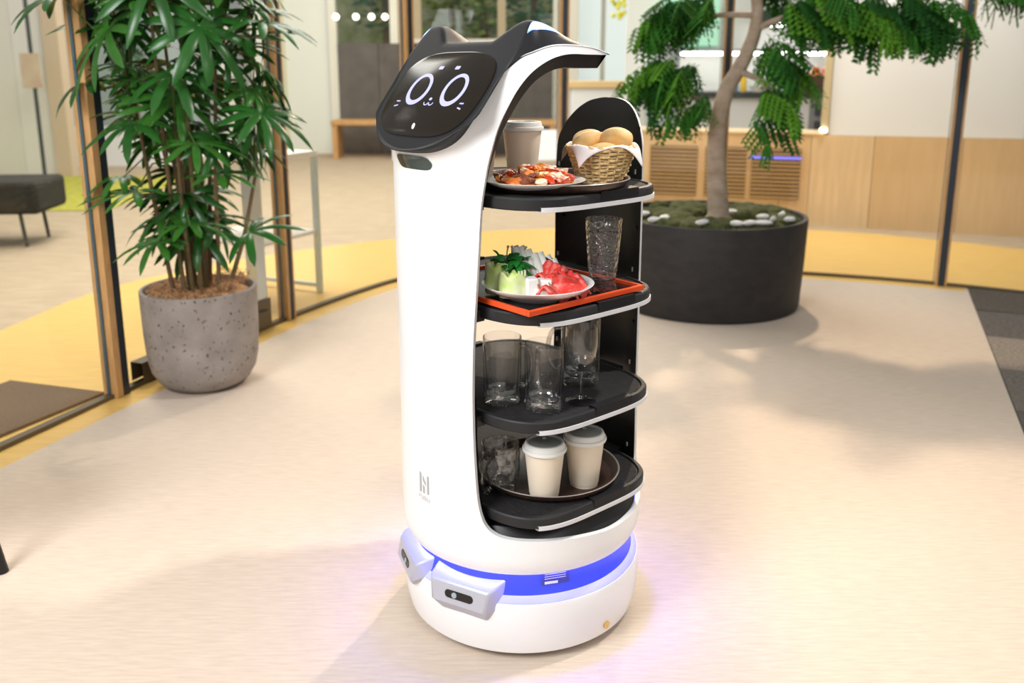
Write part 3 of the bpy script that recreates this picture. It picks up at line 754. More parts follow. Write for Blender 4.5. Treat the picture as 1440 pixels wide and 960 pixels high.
def arc_strip(cx, cy, r, t, a0, a1, N=14):
    o1 = [(cx + (r + t) * math.cos(a0 + (a1 - a0) * k / N), cy + (r + t) * math.sin(a0 + (a1 - a0) * k / N)) for k in range(N + 1)]
    i1 = [(cx + r * math.cos(a0 + (a1 - a0) * k / N), cy + r * math.sin(a0 + (a1 - a0) * k / N)) for k in range(N + 1)]
    return o1 + i1[::-1]
for sx in (-1, 1): gfx.append(flat('mouth_curve', arc_strip(sx * .0075, -.022, .0055, .0025, PI * 1.02, PI * 1.98)))
gfx.append(flat('nose_mark', ell(0, -.0145, .0045, .0035, 16)))
gfx.append(flat('logo_light', ell(-.003, -.078, .004, .0075, 20, .5), mat('logo_glow', (.8, .8, .7), .4, emit=(.8, .8, .7), estr=.5)))
for g in gfx: g.parent = head
# nose slot below the chin, maker's mark on the shell
def patch(name, outl, m, r, parent=rob, N=None):
    bm = B(); bm.faces.new([bm.verts.new(cp(p, z, r)) for p, z in outl])
    bmesh.ops.triangulate(bm, faces=bm.faces[:])
    for f in bm.faces:
        f.normal_update()
        c = f.calc_center_median()
        if f.normal.dot(Vector((c.x, c.y, 0))) < 0: f.normal_flip()
    return obj(name, bm, m, parent, smooth=False, recalc=False)
def curved_patch(name, fn, m, nu=24, nv=6, parent=rob):
    bm = B(); grid(bm, [[fn(u / nu, v / nv) for u in range(nu + 1)] for v in range(nv + 1)])
    bmesh.ops.recalc_face_normals(bm, faces=bm.faces[:]); return obj(name, bm, m, parent)
def slotf(u, v):
    ph = -13 + 24 * u; e = 1 - abs(2 * u - 1) ** 7
    mid = 1.0265; hh = .0135 * max(.02, e) ** .5
    zz = mid + hh * (2 * v - 1); return cp(ph, zz, shell_r(zz, ph) + .001)
sl = curved_patch('nose_slot', slotf, slot_m, parent=shell)
def slotf2(u, v):
    ph = -13 + 7 * u; e = 1 - abs(2 * (u * 7 / 24) - 1) ** 7
    hh = .0135 * max(.02, e) ** .5; zz = 1.0265 + hh * (2 * v - 1) * .98; return cp(ph, zz, shell_r(zz, ph) + .0014)
curved_patch('slot_end', slotf2, liner_m, 8, 6, parent=sl)
mk = lambda pts: [(p * 1.0, z) for p, z in pts]
patch('logo_mark', [(-3.5, .337), (-2.2, .338), (-2.2, .381), (-3.5, .383)], logo_m, RB + .0008, shell)
patch('logo_mark', [(-1.0, .338), (.3, .338), (.3, .352), (-1.0, .358)], logo_m, RB + .0008, shell)
patch('logo_mark', [(-1.0, .366), (1.2, .357), (1.2, .362), (-1.0, .378)], logo_m, RB + .0008, shell)
patch('logo_mark', [(2.1, .339), (3.4, .340), (3.4, .381), (2.1, .379)], logo_m, RB + .0008, shell)
lw = mat('logo_text_grey', (.55, .56, .57), .5)
def letter(x0, strokes, parent):
    for (xa, za, xb, zb) in strokes:
        patch('logo_letter', [(x0 + xa, .322 + za), (x0 + xb, .322 + za), (x0 + xb, .322 + zb), (x0 + xa, .322 + zb)], lw, RB + .0008, parent)
P_ = [(0, 0, .3, .010), (.3, .0085, 1.4, .010), (1.2, .005, 1.5, .010), (.3, .0045, 1.3, .0058)]
U_ = [(0, 0, .3, .010), (1.3, 0, 1.6, .010), (.3, 0, 1.3, .0014)]
D_ = [(0, 0, .3, .010), (.3, .0086, 1.2, .010), (.3, 0, 1.2, .0014), (1.2, .001, 1.5, .009)]
for x0, stv in ((-4.4, P_), (-2.2, U_), (.0, D_), (2.2, U_)): letter(x0, stv, shell)

# base
base = obj('base', lathe(B(), [(0, .014), (.235, .014), (.250, .013), (.260, .020), (.2665, .05), (.2695, .09), (.2695, .128), (.2675, .136), (.262, .1375), (.262, .13), (0, .13)], 96), white, rob)
obj('chassis', lathe(B(), [(0, .0), (.20, .0), (.225, .006), (.228, .015), (0, .015)], 64), liner_m, base)
rec = obj('light_recess', lathe(B(), [(.2665, .1365), (.2655, .1385), (.2560, .1475), (.253, .1485)], 96), recess_m, rob)
glow = obj('light_ring', lathe(B(), [(.2535, .1480), (.2500, .153), (.2430, .175), (.2390, .2075), (.20, .214)], 96), mat('ring_glow', (.03, .04, .16), .25, emit=(.045, .065, .70), estr=.75), rob)
glow['label'] = 'blue lit ring above the base'
obj('skirt_underside', lathe(B(), [(.2595, .2005), (.248, .203), (.236, .212)], 96), white, rob)
obj('led_ring', lathe(B(), [(.2560, .2020), (.252, .1985), (.247, .2005), (.247, .206), (.2560, .206)], 96), led_m, rec)
button = obj('brass_button', lathe(B(), [(0, 0), (.0085, 0), (.0085, .003), (.007, .004), (0, .004)], 24), brass, base)
p = cp(91.3, .044, .2662); button.location = p; button.rotation_euler = Vector((p.x, p.y, 0)).to_track_quat('Z', 'Y').to_euler()
# two camera bumps at the front
for sgn in (1, -1):
    ph0 = 21 * sgn; c0 = cp(ph0, 0, 1); rad = Vector((c0.x, c0.y, 0)).normalized(); tan = Vector((-rad.y, rad.x, 0)) * sgn
    def bp_(t, r, z): return rad * r + tan * t + Vector((0, 0, z))
    bm = B()
    for q in [(-.080, .226, .178), (.084, .222, .178), (-.078, .262, .168), (.074, .260, .168), (-.083, .256, .135), (.082, .248, .122), (-.072, .272, .160), (.062, .272, .160), (-.066, .280, .120), (.060, .280, .120), (-.046, .270, .099), (.058, .266, .096), (-.088, .225, .125), (.090, .225, .125)]: bm.verts.new(bp_(*q))
    bmesh.ops.convex_hull(bm, input=bm.verts[:])
    bmesh.ops.delete(bm, geom=[v for v in bm.verts if not v.link_faces], context='VERTS')
    bmesh.ops.dissolve_limit(bm, angle_limit=R_(6), verts=bm.verts[:], edges=bm.edges[:])
    bump = obj('camera_bump', bm, silver_p, rob, bevel=.004, angle=30, seg=3)
    # slot on the front facet
    fa = bp_(-.002, .272, .160); fb = bp_(-.002, .280, .120); upv = (fa - fb).normalized(); nrm = tan.cross(upv); nrm = nrm if nrm.dot(rad) > 0 else -nrm
    cen = (fa + fb) / 2
    def pill(hw, hh, off, n=12):
        o_ = []
        for k in range(n + 1): t = -PI / 2 + PI * k / n; o_.append(cen + tan * (hw - hh + hh * math.cos(t)) + upv * hh * math.sin(t) + nrm * off)
        for k in range(n + 1): t = PI / 2 + PI * k / n; o_.append(cen + tan * (-(hw - hh) + hh * math.cos(t)) + upv * hh * math.sin(t) + nrm * off)
        return o_
    bm = B(); A_ = [bm.verts.new(v) for v in pill(.034, .0085, .0002)]; B_ = [bm.verts.new(v) for v in pill(.033, .0078, .0014)]
    for k in range(len(A_)): bm.faces.new([A_[k], A_[(k + 1) % len(A_)], B_[(k + 1) % len(A_)], B_[k]])
    bm.faces.new(B_); bmesh.ops.recalc_face_normals(bm, faces=bm.faces[:])
    csl = obj('camera_slot', bm, black_gloss, bump, angle=20)
    lens = obj('lens', lathe(B(), [(0, 0), (.006, 0), (.006, .0015), (.0035, .0022), (0, .0015)], 20), lens_m, csl)
    lens.location = cen - tan * .010 * sgn * sgn + nrm * .0015; lens.rotation_euler = nrm.to_track_quat('Z', 'Y').to_euler()
# arrow mark and type label inside the recess
patch('arrow_mark', [(6.4, .176), (9.6, .176), (8.0, .166)], mat('mark_white', (.85, .85, .9), .4), .2495, glow)
patch('type_label', [(58, .166), (72, .166), (72, .196), (58, .196)], mat('label_blue', (.06, .07, .30), .5), .2490, glow)
patch('label_field', [(59.5, .169), (66, .169), (66, .175), (59.5, .175)], MATS['mark_white'], .2494, glow)
for k in range(3): patch('label_line', [(59.5, .180 + k * .005), (70, .180 + k * .005), (70, .1815 + k * .005), (59.5, .1815 + k * .005)], MATS['mark_white'], .2494, glow)

# trays
def tray_outline(da=0, db=0, N=96, n=3.9):
    out = []
    for k in range(N):
        t = 2 * PI * k / N; c_, s_ = math.cos(t), math.sin(t)
        bm_ = .208 if s_ > 0 else .208
        out.append((math.copysign(abs(c_) ** (2 / n), c_) * (.253 + da), math.copysign(abs(s_) ** (2 / n), s_) * (bm_ + db)))
    return out
TZ = [.945, .727, .510, .308]
def ring_mesh(levels):
    bm = B(); rows = []
    for d, z in levels: rows.append([bm.verts.new(ab(a, b, z)) for a, b in tray_outline(d, d)])
    for A_, B_ in zip(rows, rows[1:]):
        for k in range(len(A_)): bm.faces.new([A_[k], A_[(k + 1) % len(A_)], B_[(k + 1) % len(A_)], B_[k]])
    return bm, rows
for ti, tz in enumerate(TZ):
    bm, rows = ring_mesh([(-.012, 0), (-.002, .001), (0, .003), (0, .0215), (-.002, .0245), (-.005, .0255), (-.009, .0255), (-.011, .021)])
    bm.faces.new(rows[0]); bm.faces.new(rows[-1]); bmesh.ops.recalc_face_normals(bm, faces=bm.faces[:])
    tr = obj('tray', bm, tray_m, rob, angle=35); tr.location = (0, 0, tz)
    bm, rows = ring_mesh([(-.013, .0205), (-.013, .0228), (-.015, .0236)]); bm.faces.new(rows[0]); bm.faces.new(rows[-1]); bmesh.ops.recalc_face_normals(bm, faces=bm.faces[:])
    obj('tray_mat', bm, matt_m, tr, angle=35)
    if ti == 0:
        stripme = {}
    for sgn in (1, -1):
        oo = [(a, b) for a, b in tray_outline(.0022, .0022, 400) if a * sgn > 0 and -.172 < b < .160]
        oo.sort(key=lambda q: q[1])
        io = [(a, b) for a, b in tray_outline(-.003, -.003, 400) if a * sgn > 0 and -.172 < b < .160]; io.sort(key=lambda q: q[1])
        n_ = min(len(oo), len(io)); io = resample(io, n_); oo = resample(oo, n_)
        bm = B(); grid(bm, [[ab(a, b, -.001) for a, b in io], [ab(a, b, -.001) for a, b in oo], [ab(a, b, .0075) for a, b in oo], [ab(a, b, .0075) for a, b in io], [ab(a, b, -.001) for a, b in io]])
        bmesh.ops.holes_fill(bm, edges=[e for e in bm.edges if len(e.link_faces) == 1], sides=6)
        bmesh.ops.recalc_face_normals(bm, faces=bm.faces[:]); obj('light_strip', bm, strip_m, tr, angle=50)
        t1 = [(a, b) for a, b in tray_outline(.0008, .0008, 400) if a * sgn > 0 and -.085 < b < .035]; t1.sort(key=lambda q: q[1]); t1 = resample(t1, 16)
        t2 = [(a - sgn * .020, b) for a, b in t1]
        bm = B(); grid(bm, [[ab(a, b, .012) for a, b in t1], [ab(a, b, .0285) for a, b in t1], [ab(a, b, .0295) for a, b in t2], [ab(a, b, .02) for a, b in t2]])
        bmesh.ops.holes_fill(bm, edges=[e for e in bm.edges if len(e.link_faces) == 1], sides=6)
        bmesh.ops.recalc_face_normals(bm, faces=bm.faces[:]); obj('tray_tab', bm, dark, tr, angle=40)
        pn = cp(sgn * 152, tz + .046, RB - TH - .001)
        pg = obj('peg', tube(B(), [(0, 0, 0), (0, 0, .010)], .0022, 8), steel, tr); pg.location = (pn.x * .985, pn.y * .985, .032)
        sw = obj('screw', lathe(B(), [(0, 0), (.0038, 0), (.0038, .0015), (0, .0015)], 14), black_gloss, tr)
        sp = cp(sgn * 154, .13, RB - .0050); sw.location = sp; sw.rotation_euler = Vector((-sp.x, -sp.y, 0)).to_track_quat('Z', 'Y').to_euler()
    # bracket carrying the tray at front and back
    obj('bracket', box(B(), -.09, .09, .195, .236, -.006, .016), liner_m, tr, smooth=False)
    obj('bracket', box(B(), -.11, .11, -.232, -.195, -.006, .016), liner_m, tr, smooth=False)

# ================================================================== THINGS ON THE TRAYS
T1, T2, T3, T4 = [z + .0236 for z in TZ]
def paper_cup(x, y, z, lab, grp=None, s=1.0):
    c = empty('paper_cup', (x, y, z), 0, lab, 'cup', grp)
    obj('cup_body', lathe(B(), [(0, .004), (.0275, .004), (.0275, 0), (.0295, 0), (.0300, .006), (.0312, .007), (.0410, .100), (.0410, .103), (0, .103)], 40), cream, c)
    l = obj('lid', lathe(B(), [(0, .100), (.0420, .100), (.0455, .1015), (.0462, .105), (.0450, .109), (.0425, .110), (.0410, .1165), (.0395, .1195), (.0365, .1205), (.0345, .1195), (.0335, .1165), (0, .1160)], 48, mis=[0, 0, 0, 0, 0, 0, 0, 0, 0, 0, 1]), [lid_m, liddark], c)
    obj('sip_ridge', box(B(), -.004, .004, .018, .030, .116, .1195), lid_m, l, bevel=.001, smooth=False)
    c.scale = (s, s, s); return c
def serving_tray(x, y, z, R, lab):
    t = obj('serving_tray', lathe(B(), [(0, 0), (R - .016, 0), (R - .004, .010), (R, .019), (R - .0015, .0205), (R - .004, .019), (R - .018, .0035), (0, .0035)], 72, mis=[0, 0, 0, 1, 1, 0, 0]), [brown_tray, traylip]); t.location = (x, y, z)
    return tag(t, lab, 'tray')
def plate(x, y, z, R, lab, h=.024):
    p = obj('plate', lathe(B(), [(0, .003), (R * .50, .003), (R * .53, 0), (R * .57, 0), (R * .60, .004), (R * .86, h * .55), (R * .985, h * .92), (R, h), (R * .985, h * 1.02), (R * .84, h * .72), (R * .62, .008), (0, .0065)], 64), porcelain); p.location = (x, y, z)
    return tag(p, lab, 'plate')
def handle(bm, r, z0, z1, out, rad, ang):
    d = Vector((math.cos(ang), math.sin(ang), 0))
    pts = catmull([(r * .95, z0), (r + out * .55, z0 - .002), (r + out, z0 + (z1 - z0) * .25), (r + out, z0 + (z1 - z0) * .7), (r + out * .6, z1), (r * .95, z1 + .004)], 6)
    tube(bm, [d * q[0] + Vector((0, 0, q[1])) for q in pts], rad, 10); return bm
def beer_mug(x, y, z, ang, lab, R=.0395, h=.138, grp=None, m=None):
    g = empty('beer_mug', (x, y, z), 0, lab, 'mug', grp)
    prof = [(0, .003), (R * .75, .001), (R * .93, .0), (R * .985, .004), (R, .016), (R * .99, .022), (R, h * .9), (R * 1.0, h - .002), (R * .985, h), (R * .955, h), (R * .94, h - .003), (R * .88, h * .55), (R * .82, .028), (R * .70, .020), (0, .018)]
    bm = lathe(B(), prof, 48, mis=[1, 1, 1, 1, 1] + [0] * 7 + [1, 1])
    for v in bm.verts:     # shallow vertical facets
        rr = math.hypot(v.co.x, v.co.y)
        if rr > R * .97 and .02 < v.co.z < h * .85:
            a = math.atan2(v.co.y, v.co.x); k = 1 - .030 * abs(math.cos(4 * a)); v.co.x *= k; v.co.y *= k
    obj('glass_body', bm, [m or glass, bglass], g, angle=50)
    obj('handle', handle(B(), R, h * .20, h * .78, .028, .0052, ang), bglass, g)
    return g
# tray 4 (lowest)
serving_tray(.081, 1.803, T4, .155, 'round brown serving tray on the lowest shelf')
z4 = T4 + .0036
paper_cup(.067, 1.691, z4, 'lidded cream paper cup beside the dimpled glass mug', 'lidded cups on the lowest shelf')
paper_cup(.154, 1.744, z4, 'lidded cream paper cup nearest the rear column on the lowest shelf', 'lidded cups on the lowest shelf')
g = empty('dimpled_mug', (-.024, 1.720, z4), 0, 'dimpled clear glass mug on the lowest shelf', 'mug')
R, h = .041, .104
NZ, NA2 = 40, 72; rows = []
for i in range(NZ + 1):
    zz = h * i / NZ; row = []
    for k in range(NA2):
        a = 2 * PI * k / NA2
        rr = R * (.78 + .22 * sstep(0, .45, zz / h)) * (1 - .04 * sstep(.75, 1, zz / h))
        dm = 0
        if .008 < zz < .080: dm = .0030 * max(0, math.cos(4.5 * a * 2)) * max(0, math.sin((zz - .008) / .024 * PI)) ** 2
        row.append(((rr - dm) * math.cos(a), (rr - dm) * math.sin(a), zz))
    rows.append(row)
bm = B(); V = []
for row in rows: V.append([bm.verts.new(p) for p in row])
for zz, rr in ((h + .001, R * .94), (h - .001, R * .90), (h * .6, R * .84), (.03, R * .74), (.018, R * .62), (.014, .0)):
    V.append([bm.verts.new((rr * math.cos(2 * PI * k / NA2), rr * math.sin(2 * PI * k / NA2), zz)) for k in range(NA2)] if rr > 0 else [bm.verts.new((0, 0, zz))])
for A_, B_ in zip(V, V[1:]):
    for k in range(NA2):
        k2 = (k + 1) % NA2
        bm.faces.new([A_[k], A_[k2], B_[k2], B_[k]] if len(B_) > 1 else [A_[k], A_[k2], B_[0]])
bm.faces.new(V[0][::-1])
obj('glass_body', bm, dglass, g, angle=50)
obj('handle', handle(B(), R * .93, .014, .080, .022, .006, R_(232)), dglass, g)
# tray 3
beer_mug(-.020, 1.717, T3, R_(28), 'tall clear beer mug with handle turned to the other mugs', grp='beer mugs on the third shelf')
beer_mug(.064, 1.674, T3, R_(100), 'tall clear beer mug at the edge of the third shelf', grp='beer mugs on the third shelf')
beer_mug(.149, 1.830, T3, R_(165), 'tall clear beer mug behind the stemmed glass', R=.043, h=.146, grp='beer mugs on the third shelf')
wg = empty('wine_glass', (.141, 1.711, T3), 0, 'clear stemmed wine glass on the third shelf', 'glass')
foot = obj('foot', lathe(B(), [(0, 0), (.031, 0), (.032, .0015), (.024, .004), (.008, .008), (.0045, .014), (0, .014)], 40), wglass, wg)
obj('stem', lathe(B(), [(0, .0135), (.0045, .0135), (.0036, .03), (.0036, .05), (.006, .066), (0, .0665)], 20), wglass, wg)
obj('bowl', lathe(B(), [(0, .066), (.006, .066), (.018, .074), (.029, .095), (.0335, .125), (.032, .160), (.0305, .160), (.032, .125), (.0275, .096), (.016, .0765), (0, .071)], 48), wglass, wg)
# tray 2: red rimmed lacquer tray, plate of hot pot ingredients, water glass
zt2 = TZ[1] + .0300
rl = empty('lacquer_tray', W(.062, .040, zt2), -YAW, 'black lacquer tray with bright red rim', 'tray')
hx, hy = .175, .152
obj('tray_floor', box(B(), -hx, hx, -hy, hy, 0, .004), black_l, rl, smooth=False)
for (x0, x1, y0, y1) in ((-hx, hx, -hy - .008, -hy), (-hx, hx, hy, hy + .008), (-hx - .008, -hx, -hy - .008, hy + .008), (hx, hx + .008, -hy - .008, hy + .008)):
    obj('rim', box(B(), x0, x1, y0, y1, 0, .011), red_l, rl, smooth=False, bevel=.0015)
z2 = zt2 + .0041
wgx = empty('water_glass', (.184, 1.745, z2), 0, 'tall hammered glass of water on the red rimmed tray', 'glass')
obj('glass_body', lathe(B(), [(0, .002), (.026, .001), (.0285, 0), (.0295, .003), (.0265, .016), (.0265, .020), (.031, .060), (.0355, .110), (.0375, .146), (.0372, .148), (.0355, .148), (.0335, .110), (.029, .060), (.0245, .022), (0, .018)], 48), hglass, wgx, angle=50)
obj('water', lathe(B(), [(0, .0185), (.0240, .0215), (.0287, .060), (.0332, .110), (.0343, .122), (.0338, .1216), (0, .1212)], 48), water_m, wgx)
pc = Vector((.051, 1.700, z2))
plate(pc.x, pc.y, pc.z, .112, 'white plate of raw beef and vegetables on the red rimmed tray', .028)
def local(dx, dy, dz): return (pc.x + dx, pc.y + dy, pc.z + dz)
def chunk(name, dx, dy, dz, r, m, lab, cat, grp=None, rot=None, jit=.08, sd=0, sub=3):
    o = obj(name, blob(B(), (0, 0, 0), r, sub, jit, sd, rot), m); o.location = local(dx, dy, dz); return tag(o, lab, cat, grp)
def leaf_roll(dx, dy, h, R, sd, lab):
    t = empty('napa_cabbage_piece', local(dx, dy, .007), 0, lab, 'cabbage', 'napa cabbage on the plate')
    for q in range(3):
        bm = B(); G = []; n_ = 22
        for i in range(9):
            zz = h * i / 8; row = []
            for k in range(n_ + 1):
                a = .6 * q + sd + 5.4 * k / n_; rr = (R - .007 * q) * (1 + .06 * math.sin(5 * a + sd + zz * 60)) * (1 - .12 * (zz / h) ** 2)
                row.append((rr * math.cos(a), rr * math.sin(a), zz + .004 * math.sin(4 * a + q) * (zz / h)))
            G.append(row)
        grid(bm, G); o = obj('leaf', bm, cabb, t); s_ = o.modifiers.new('s', 'SOLIDIFY'); s_.thickness = .004
    bm = B(); blob(bm, (0, 0, h * .45), (R * .55, R * .55, h * .47), 2, .06, sd); obj('heart', bm, cabb, t)
leaf_roll(-.076, .006, .058, .030, 1, 'tall napa cabbage roll under the green herb')
leaf_roll(-.048, -.030, .046, .029, 2, 'front napa cabbage roll at the plate edge')
# chrysanthemum greens: one bunch
cg = empty('chrysanthemum_greens', local(-.056, .010, .058), 0, 'dark green herb bunch lying on the napa cabbage', 'herb')
rr = random.Random(11)
for k in range(64):
    d = Vector((rr.uniform(-.5, 1.0), rr.uniform(-.9, .5), rr.uniform(-.25, .55))).normalized(); L_ = rr.uniform(.026, .048)
    st_ = Vector((rr.uniform(-.020, .022), rr.uniform(-.012, .012), rr.uniform(0, .012)))
    sd_ = d.cross(Vector((0, 0, 1))).normalized(); bm = B(); G = []
    for i in range(5):
        t = i / 4; c_ = st_ + d * L_ * t + Vector((0, 0, -.022 * t * t)); wv = .0062 * math.sin(PI * min(1, t * .9 + .08)) * (1 + .5 * (i % 2))
        G.append([c_ - sd_ * wv, c_ + Vector((0, 0, .0012)), c_ + sd_ * wv])
    grid(bm, G); obj('leaf', bm, green_leaf, cg)
# leek sticks leaning at the back
for k in range(9):
    x0 = -.040 + .009 * k; y0 = .020 + .004 * (k % 2)
    top = (x0 - .006 + .003 * (k % 3), y0 + .012, .090 - .0030 * k + .004 * (k % 2)); bot = (x0 + .022, y0 - .022, .016)
    bm = tube(B(), [bot, tuple((a + b) / 2 for a, b in zip(bot, top)), top], [.0078, .0082, .0072], 10)
    o = obj('leek_stick', bm, leek if k % 3 else tofu); o.location = (pc.x, pc.y, pc.z); tag(o, 'pale leek stick leaning behind the tofu', 'leek', 'leek sticks on the plate')
for k in range(6):
    bm = tube(B(), [(0, 0, 0), (.001, .001, .030), (.003, 0, .040)], [.0016, .0014, .002], 6); blob(bm, (.003, 0, .041), (.0035, .0035, .0028), 1)
    o = obj('enoki_mushroom', bm, mat('enoki_tan', (.80, .74, .60), .5)); o.location = local(-.062 + .007 * k, .036 + .003 * (k % 2), .050); o.rotation_euler = (-.15, .2 * math.sin(k * 2), 0)
    tag(o, 'thin enoki mushroom standing behind the green herb', 'mushroom', 'enoki mushrooms on the plate')
def cube(dx, dy, dz, s, rz, lab):
    o = obj('tofu_cube', box(B(), -s[0], s[0], -s[1], s[1], 0, s[2]), tofu, bevel=.003); o.location = local(dx, dy, dz); o.rotation_euler = (0, 0, rz); tag(o, lab, 'tofu', 'tofu on the plate')
cube(-.014, -.040, .012, (.012, .014, .034), .3, 'upright tofu block next to the cabbage'); cube(.012, -.034, .014, (.016, .012, .028), -.2, 'broad tofu block next to the beef'); cube(.006, -.052, .010, (.012, .010, .016), .5, 'small tofu block at the front')
for (dx, dy, dz, ry) in ((.001, -.048, .026, .35), (.026, -.046, .027, .5)):
    o = obj('mushroom_slice', blob(B(), (0, 0, 0), (.0035, .004, .015), 2, .1, 3), mushst); o.location = local(dx, dy, dz); o.rotation_euler = (0, -ry, 0); tag(o, 'brown mushroom slice stuck between the tofu blocks', 'mushroom', 'mushroom slices in the tofu')
o = chunk('shiitake_cap', .028, .034, .056, (.024, .015, .012), shiitake, 'dark shiitake cap behind the beef', 'mushroom', None, Matrix.Rotation(R_(35), 3, 'Y'), .03, 4)
# folded beef slices
rr = random.Random(21)
slots = [(.022, -.004, .040, .9), (.042, .004, .048, .2), (.058, -.004, .040, -.4), (.045, -.028, .030, .5), (.062, -.024, .024, -.3), (.026, -.044, .018, 1.1), (.048, -.044, .018, .2), (.070, -.004, .028, -.8), (.056, .020, .036, .6), (.034, -.018, .040, -.2), (.030, .016, .050, .4), (.074, -.016, .022, -.5)]
for k, (dx, dy, dz, rz) in enumerate(slots):
    bm = B(); G = []; ph = rr.uniform(0, 6)
    L_, Wd = rr.uniform(.040, .050), rr.uniform(.030, .038)
    for i in range(17):
        u = i / 16; row = []
        for j in range(9):
            v = j / 8 - .5
            x = (u - .5) * L_ * 1.15; y = v * Wd + .004 * math.sin(u * 9 + ph)
            z = .0075 * math.sin(u * 8.5 + ph) + .003 * math.sin(v * 9 + u * 5 + ph) - .020 * abs(u - .5) - .045 * v * v
            row.append((x, y, z))
        G.append(row)
    grid(bm, G); o = obj('beef_slice', bm, beef); s_ = o.modifiers.new('s', 'SOLIDIFY'); s_.thickness = .0055; s_.offset = 0
    o.location = local(dx, dy, dz + .006); o.rotation_euler = (rr.uniform(-.25, .45), rr.uniform(-.1, .5), rz); tag(o, 'folded raw red beef slice on the plate', 'beef', 'beef slices on the plate')
chunk('beef_heap', .048, -.014, .020, (.046, .038, .026), beef, 'heap of raw beef under the folded slices', 'beef', None, None, .12, 9)
# tray 1: serving tray, plate of pasta, bread basket, cups
serving_tray(.079, 1.786, T1, .160, 'round brown serving tray on the top shelf')
z1 = T1 + .0036
paper_cup(.022, 1.898, z1, 'lidded cream paper cup behind the pasta plate')
paper_cup(-.072, 1.880, z1, 'lidded cream paper cup half hidden by the white shell')
pp = Vector((.043, 1.705, z1))
plate(pp.x, pp.y, pp.z, .100, 'white plate of tomato pasta on the top shelf', .020)
rr = random.Random(31)
hp = obj('pasta_heap', blob(B(), (0, 0, 0), (.076, .072, .019), 3, .16, 5), mat('pasta_sauce', (.55, .09, .015), .35, col2=(.80, .30, .06), nscale=45, thr=(.35, .6), bump=.5, bscale=90)); hp.location = (pp.x, pp.y, pp.z + .018); tag(hp, 'orange heap of tomato pasta on the white plate', 'pasta')
bm = B()
for k in range(70):
    a = rr.uniform(0, 6.28); r = rr.uniform(.0, .07); zt = .038 - 5.0 * r * r * .9
    d = rr.uniform(0, 6.28); pts = []
    for i in range(6):
        t = i / 5 - .5; x = r * math.cos(a) + .03 * t * math.cos(d) + .006 * math.sin(i * 1.7); y = r * math.sin(a) + .03 * t * math.sin(d)
        q = math.hypot(x, y); pts.append((x, y, max(.012, .041 - 4.4 * q * q) + .002 * math.sin(i * 2 + k)))
    tube(bm, pts, .0016, 5)
o = obj('noodles', bm, mat('noodle_yellow', (.85, .38, .07), .4), hp); o.location = (0, 0, -.018); o['kind'] = 'stuff'
for k in range(52):
    a = rr.uniform(0, 6.28); r = .072 * math.sqrt(rr.random()); zz = max(.016, .040 - 4.4 * r * r)
    nm, m, s_, lab, cat = [('tomato_piece', tomato, (.017, .012, .0055), 'red tomato piece scattered over the pasta', 'tomato'), ('seafood_piece', seafood, (.015, .009, .006), 'pale seafood piece lying on the pasta', 'seafood'), ('mushroom_piece', dkfood, (.015, .007, .005), 'browned mushroom piece on the pasta', 'mushroom'), ('pasta_piece', noodle, (.015, .008, .0055), 'orange pasta piece heaped on the white plate', 'pasta')][k % 4]
    o = obj(nm, blob(B(), (0, 0, 0), s_, 3, .32, k), m); o.location = (pp.x + r * math.cos(a), pp.y + r * math.sin(a), pp.z + zz + .003); o.rotation_euler = (rr.uniform(-.4, .4), rr.uniform(-.4, .4), rr.uniform(0, 6)); tag(o, lab, cat, cat + ' pieces on the pasta')
# bread basket
bkx, bky = .184, 1.825
bk = empty('bread_basket', (bkx, bky, z1), 0, 'woven wicker basket holding bread rolls', 'basket')
NST = 22; BH = .066
def brad(t): return .046 + .022 * t
for row in range(11):
    t = row / 10; bm = B(); pts = []
    n_ = NST * 4
    for k in range(n_ + 1):
        a = 2 * PI * k / n_; rr_ = brad(t) + .0024 * math.sin(a * NST / 2 + (PI if row % 2 else 0)); pts.append((rr_ * math.cos(a), rr_ * math.sin(a), .003 + BH * t + .0008 * math.sin(a * 7 + row)))
    tube(bm, pts, .0030, 6, cap=False); obj('strand', bm, wick, bk)
stk = None
for k in range(NST):
    a = 2 * PI * k / NST
    if stk is None: o = obj('stake', tube(B(), [(brad(0), 0, .0), (brad(.5), 0, BH * .5), (brad(1.05), 0, BH * 1.06)], .0022, 6), wick, bk); stk = o.data
    else: o = share('stake', stk, bk)
    o.rotation_euler = (0, 0, a)
bm = B(); pts = []
for k in range(NST * 6 + 1):
    a = 2 * PI * k / (NST * 6); pts.append(((brad(1.05) + .002 * math.sin(a * NST)) * math.cos(a), (brad(1.05) + .002 * math.sin(a * NST)) * math.sin(a), .003 + BH * 1.06 + .002 * math.cos(a * NST)))
tube(bm, pts, .0042, 6, cap=False); obj('rim', bm, wick, bk)
obj('bottom', lathe(B(), [(0, 0), (.047, 0), (.047, .004), (0, .004)], 32), wick, bk)
